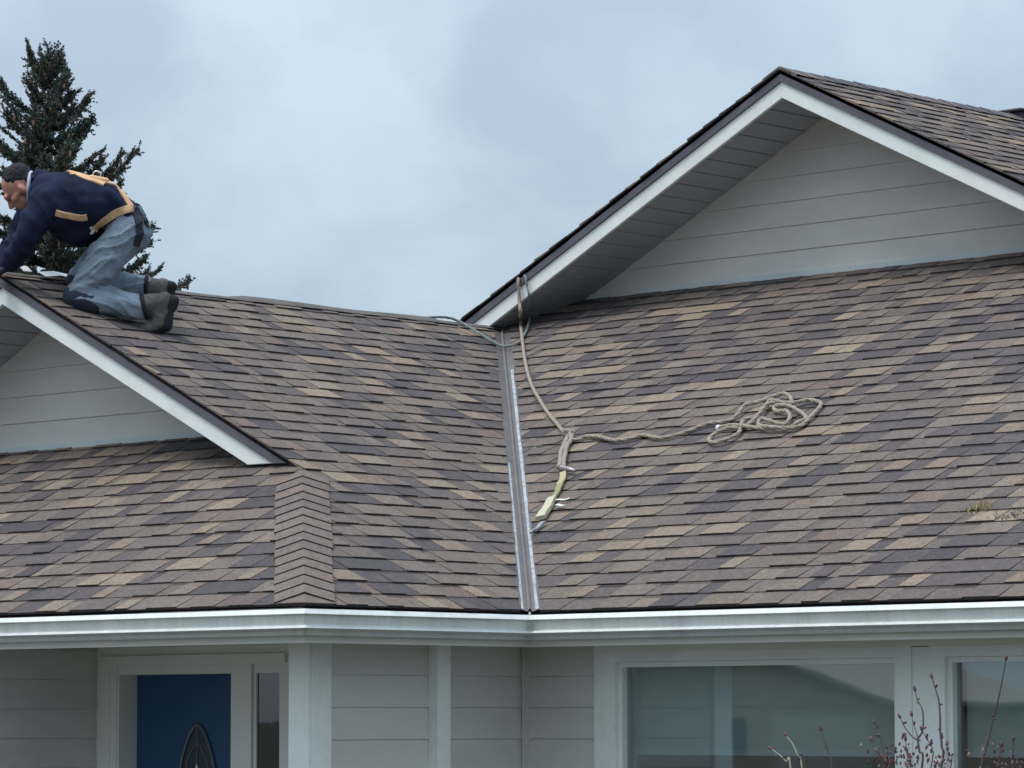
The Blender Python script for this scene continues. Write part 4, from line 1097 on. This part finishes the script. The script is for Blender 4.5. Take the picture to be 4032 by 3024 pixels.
for q in ((298, 322, .75, -.2), (266, 330, .8, .1), (222, 348, .5, -.3), (190, 215, .6, 0), (198, 262, .45, .3), (150, 205, .5, .2), (330, 486, .35, -.2), (322, 520, .25, .3), (316, 560, .2, 0), (322, 590, .12, -.3), (300, 600, .1, .2), (411, 606, .30, -.1), (0, 176, .8, 0), (14, 246, .6, .2), (-10, 300, .5, 0), (62, 108, 1.6, 0), (128, 128, 1.3, .1), (142, 160, 1.0, -.1), (240, 380, .4, 0), (262, 400, .45, .2), (60, 330, .4, -.5), (150, 330, .4, -.6), (110, 420, .2, -.8), (150, 480, .2, -.7), (70, 500, .2, -.8), (120, 560, .1, -.9)): limb_to(*q)
needles(TB + UPZ * (TH - .3), UPZ, .34, 1.4, .03)
M_NEED = mat("spruce_needles", None, .8, .2, 3, attr="tone", spec=.25)
quads_np("crown", *grow_needles(), M_NEED, tree, kind="stuff"); wood.build("branches", mat("spruce_twig", None, .95, .2, 20, attr="tone"), tree); cones.build("cones", mat("spruce_cone", None, .85, .2, 40, attr="tone"), tree, smooth=True, kind="stuff")

# ------------------------------------------------------------------ bare shrub in front of the windows
sh0 = np.array([2.35, .95, 0.0])
shrub = thing("shrub", "bare reddish shrub with buds and dried flower heads before the right window", "shrub", tuple(sh0))
M_STEM = mat("shrub_stem", lin(92, 80, 74), .9, .2, 30, .3, 90); M_STEM2 = mat("pale_shrub_stem", lin(150, 150, 128), .9, .2, 30)
M_BUD = mat("shrub_buds", None, .85, .2, 40, attr="tone")
def sp(u, v, y): return hit(u, v, (0, 1, 0), y)
def zs(x, y): return (3300 + x / 2.4617, 2350 + y / 2.4617)
r = random.Random(31)
def bud(mb_, p, L_, col, d=None):
    d = np.array(d if d is not None else [r.gauss(0, .3), r.gauss(0, .3), 1.0]); d /= np.linalg.norm(d); u = np.cross(d, [.9, .3, .1]); u /= np.linalg.norm(u)
    k0 = len(mb_.v); ellipsoid(mb_, p + d * L_ * .5, [u * L_ * .3, np.cross(d, u) * L_ * .3, d * L_ * .6], 6, 5); mb_.c += [lin(*col)] * (len(mb_.v) - k0)
BUDS = [(92, 62, 70), (110, 72, 74), (84, 66, 82), (126, 104, 104), (98, 58, 60)]
def stem(tops, y, rad=.0055, material=M_STEM, buds=3, down=True):
    """tops: picture points from the tip downwards; continues to the shrub's foot"""
    P_ = [sp(*zs(*q), y) for q in tops]
    if down:
        e = P_[-1]; g = sh0 + np.array([r.gauss(0, .10), r.gauss(0, .06), 0])
        P_ += [e * .72 + g * .28 + np.array([r.gauss(0, .03), 0, 0]), e * .35 + g * .65, g]
    S = spline(P_, 6); m = MB(); m.tube(S, [rad * .78 * (.45 + .75 * i / (len(S) - 1)) for i in range(len(S))], 6); o = m.build("stem", material, shrub, smooth=True)
    mb_ = MB(); bud(mb_, S[0], .022, r.choice(BUDS), S[0] - S[1])
    for q in range(buds):
        i = r.randrange(2, max(4, int(len(S) * .5))); bud(mb_, S[i], r.uniform(.012, .02), r.choice(BUDS), np.array([r.gauss(0, 1), r.gauss(0, .5), r.gauss(.6, .5)]))
    mb_.build("buds", M_BUD, o, smooth=True)
stem([(912, 790), (945, 900), (975, 1000), (988, 1150), (990, 1300), (1005, 1450), (1000, 1659)], .95, .0075, buds=4)
stem([(748, 915), (770, 1000), (815, 1090), (825, 1200), (815, 1310), (775, 1385), (790, 1500), (812, 1659)], .98, .0065, buds=3)
stem([(605, 1180), (650, 1270), (715, 1350), (772, 1388)], .98, .005, buds=1, down=False)
stem([(716, 1160), (735, 1240), (765, 1340), (774, 1384)], .98, .003, buds=1, down=False)
stem([(820, 1300), (860, 1380), (895, 1430), (912, 1480), (900, 1659)], .92, .004, buds=3)
stem([(1625, 620), (1595, 780), (1560, 960), (1505, 1180), (1455, 1380), (1425, 1500), (1390, 1659)], .80, .007, buds=2)
stem([(360, 1235), (400, 1310), (425, 1420), (450, 1560), (500, 1659)], .9, .005, buds=3)
stem([(330, 1400), (365, 1470), (400, 1560), (430, 1659)], 1.0, .005, buds=3)
stem([(-500, 1350), (-440, 1430), (-390, 1540), (-350, 1659)], 1.05, .006, M_STEM2, buds=1)
stem([(-160, 1300), (-130, 1400), (-90, 1520), (-60, 1659)], 1.0, .004, buds=1)
stem([(-640, 1480), (-560, 1540), (-500, 1600), (-460, 1659)], 1.1, .007, M_STEM2, buds=1)
stem([(1060, 1440), (1070, 1540), (1090, 1659)], .9, .0045, buds=3)
stem([(655, 1400), (665, 1500), (690, 1600), (700, 1659)], .95, .005, buds=4)
stem([(1580, 1460), (1560, 1560), (1540, 1659)], .85, .005, buds=4)
stem([(1700, 1400), (1690, 1520), (1650, 1659)], .9, .005, buds=4)
# dried clustered heads low on the shrub
heads = MB()
def cluster(x, y, yd, n_, sp_, cols):
    c = sp(*zs(x, y), yd); mb_ = heads
    for i in range(n_): bud(mb_, c + np.array([r.gauss(0, sp_), r.gauss(0, sp_), r.gauss(0, sp_)]), r.uniform(.009, .018), r.choice(cols))
for x, y, n_, s_ in ((655, 1375, 6, .008), (655, 1480, 6, .012), (740, 1540, 6, .016), (690, 1620, 10, .02), (875, 1455, 6, .016), (905, 1590, 8, .016), (1010, 1590, 14, .022), (985, 1640, 8, .02), (470, 1540, 10, .025), (400, 1600, 14, .04), (500, 1610, 16, .04), (560, 1640, 12, .03), (1390, 1540, 10, .025), (1590, 1600, 12, .03), (1640, 1640, 12, .03), (1760, 1560, 12, .03), (1040, 1415, 4, .012), (540, 1500, 6, .02), (1520, 1420, 5, .016), (-330, 1620, 6, .02)):
    cluster(x, y, r.uniform(.85, 1.05), n_, s_, BUDS + ([(160, 140, 136), (136, 118, 118)] if r.random() < .6 else []))
heads.build("flower_heads", M_BUD, shrub, smooth=True, kind="stuff")
for k in range(10):      # leafless lower stems, out of the picture
    g = sh0 + np.array([r.gauss(0, .12), r.gauss(0, .08), 0]); e = sh0 + np.array([r.uniform(-.9, .9), r.uniform(-.35, .25), r.uniform(1.3, 1.7)])
    S = spline([e, e * .5 + g * .5 + np.array([0, 0, .1]), g], 6); m = MB(); m.tube(S, [.003 + .005 * i / len(S) for i in range(len(S))], 5); m.build("stem", M_STEM, shrub, smooth=True)
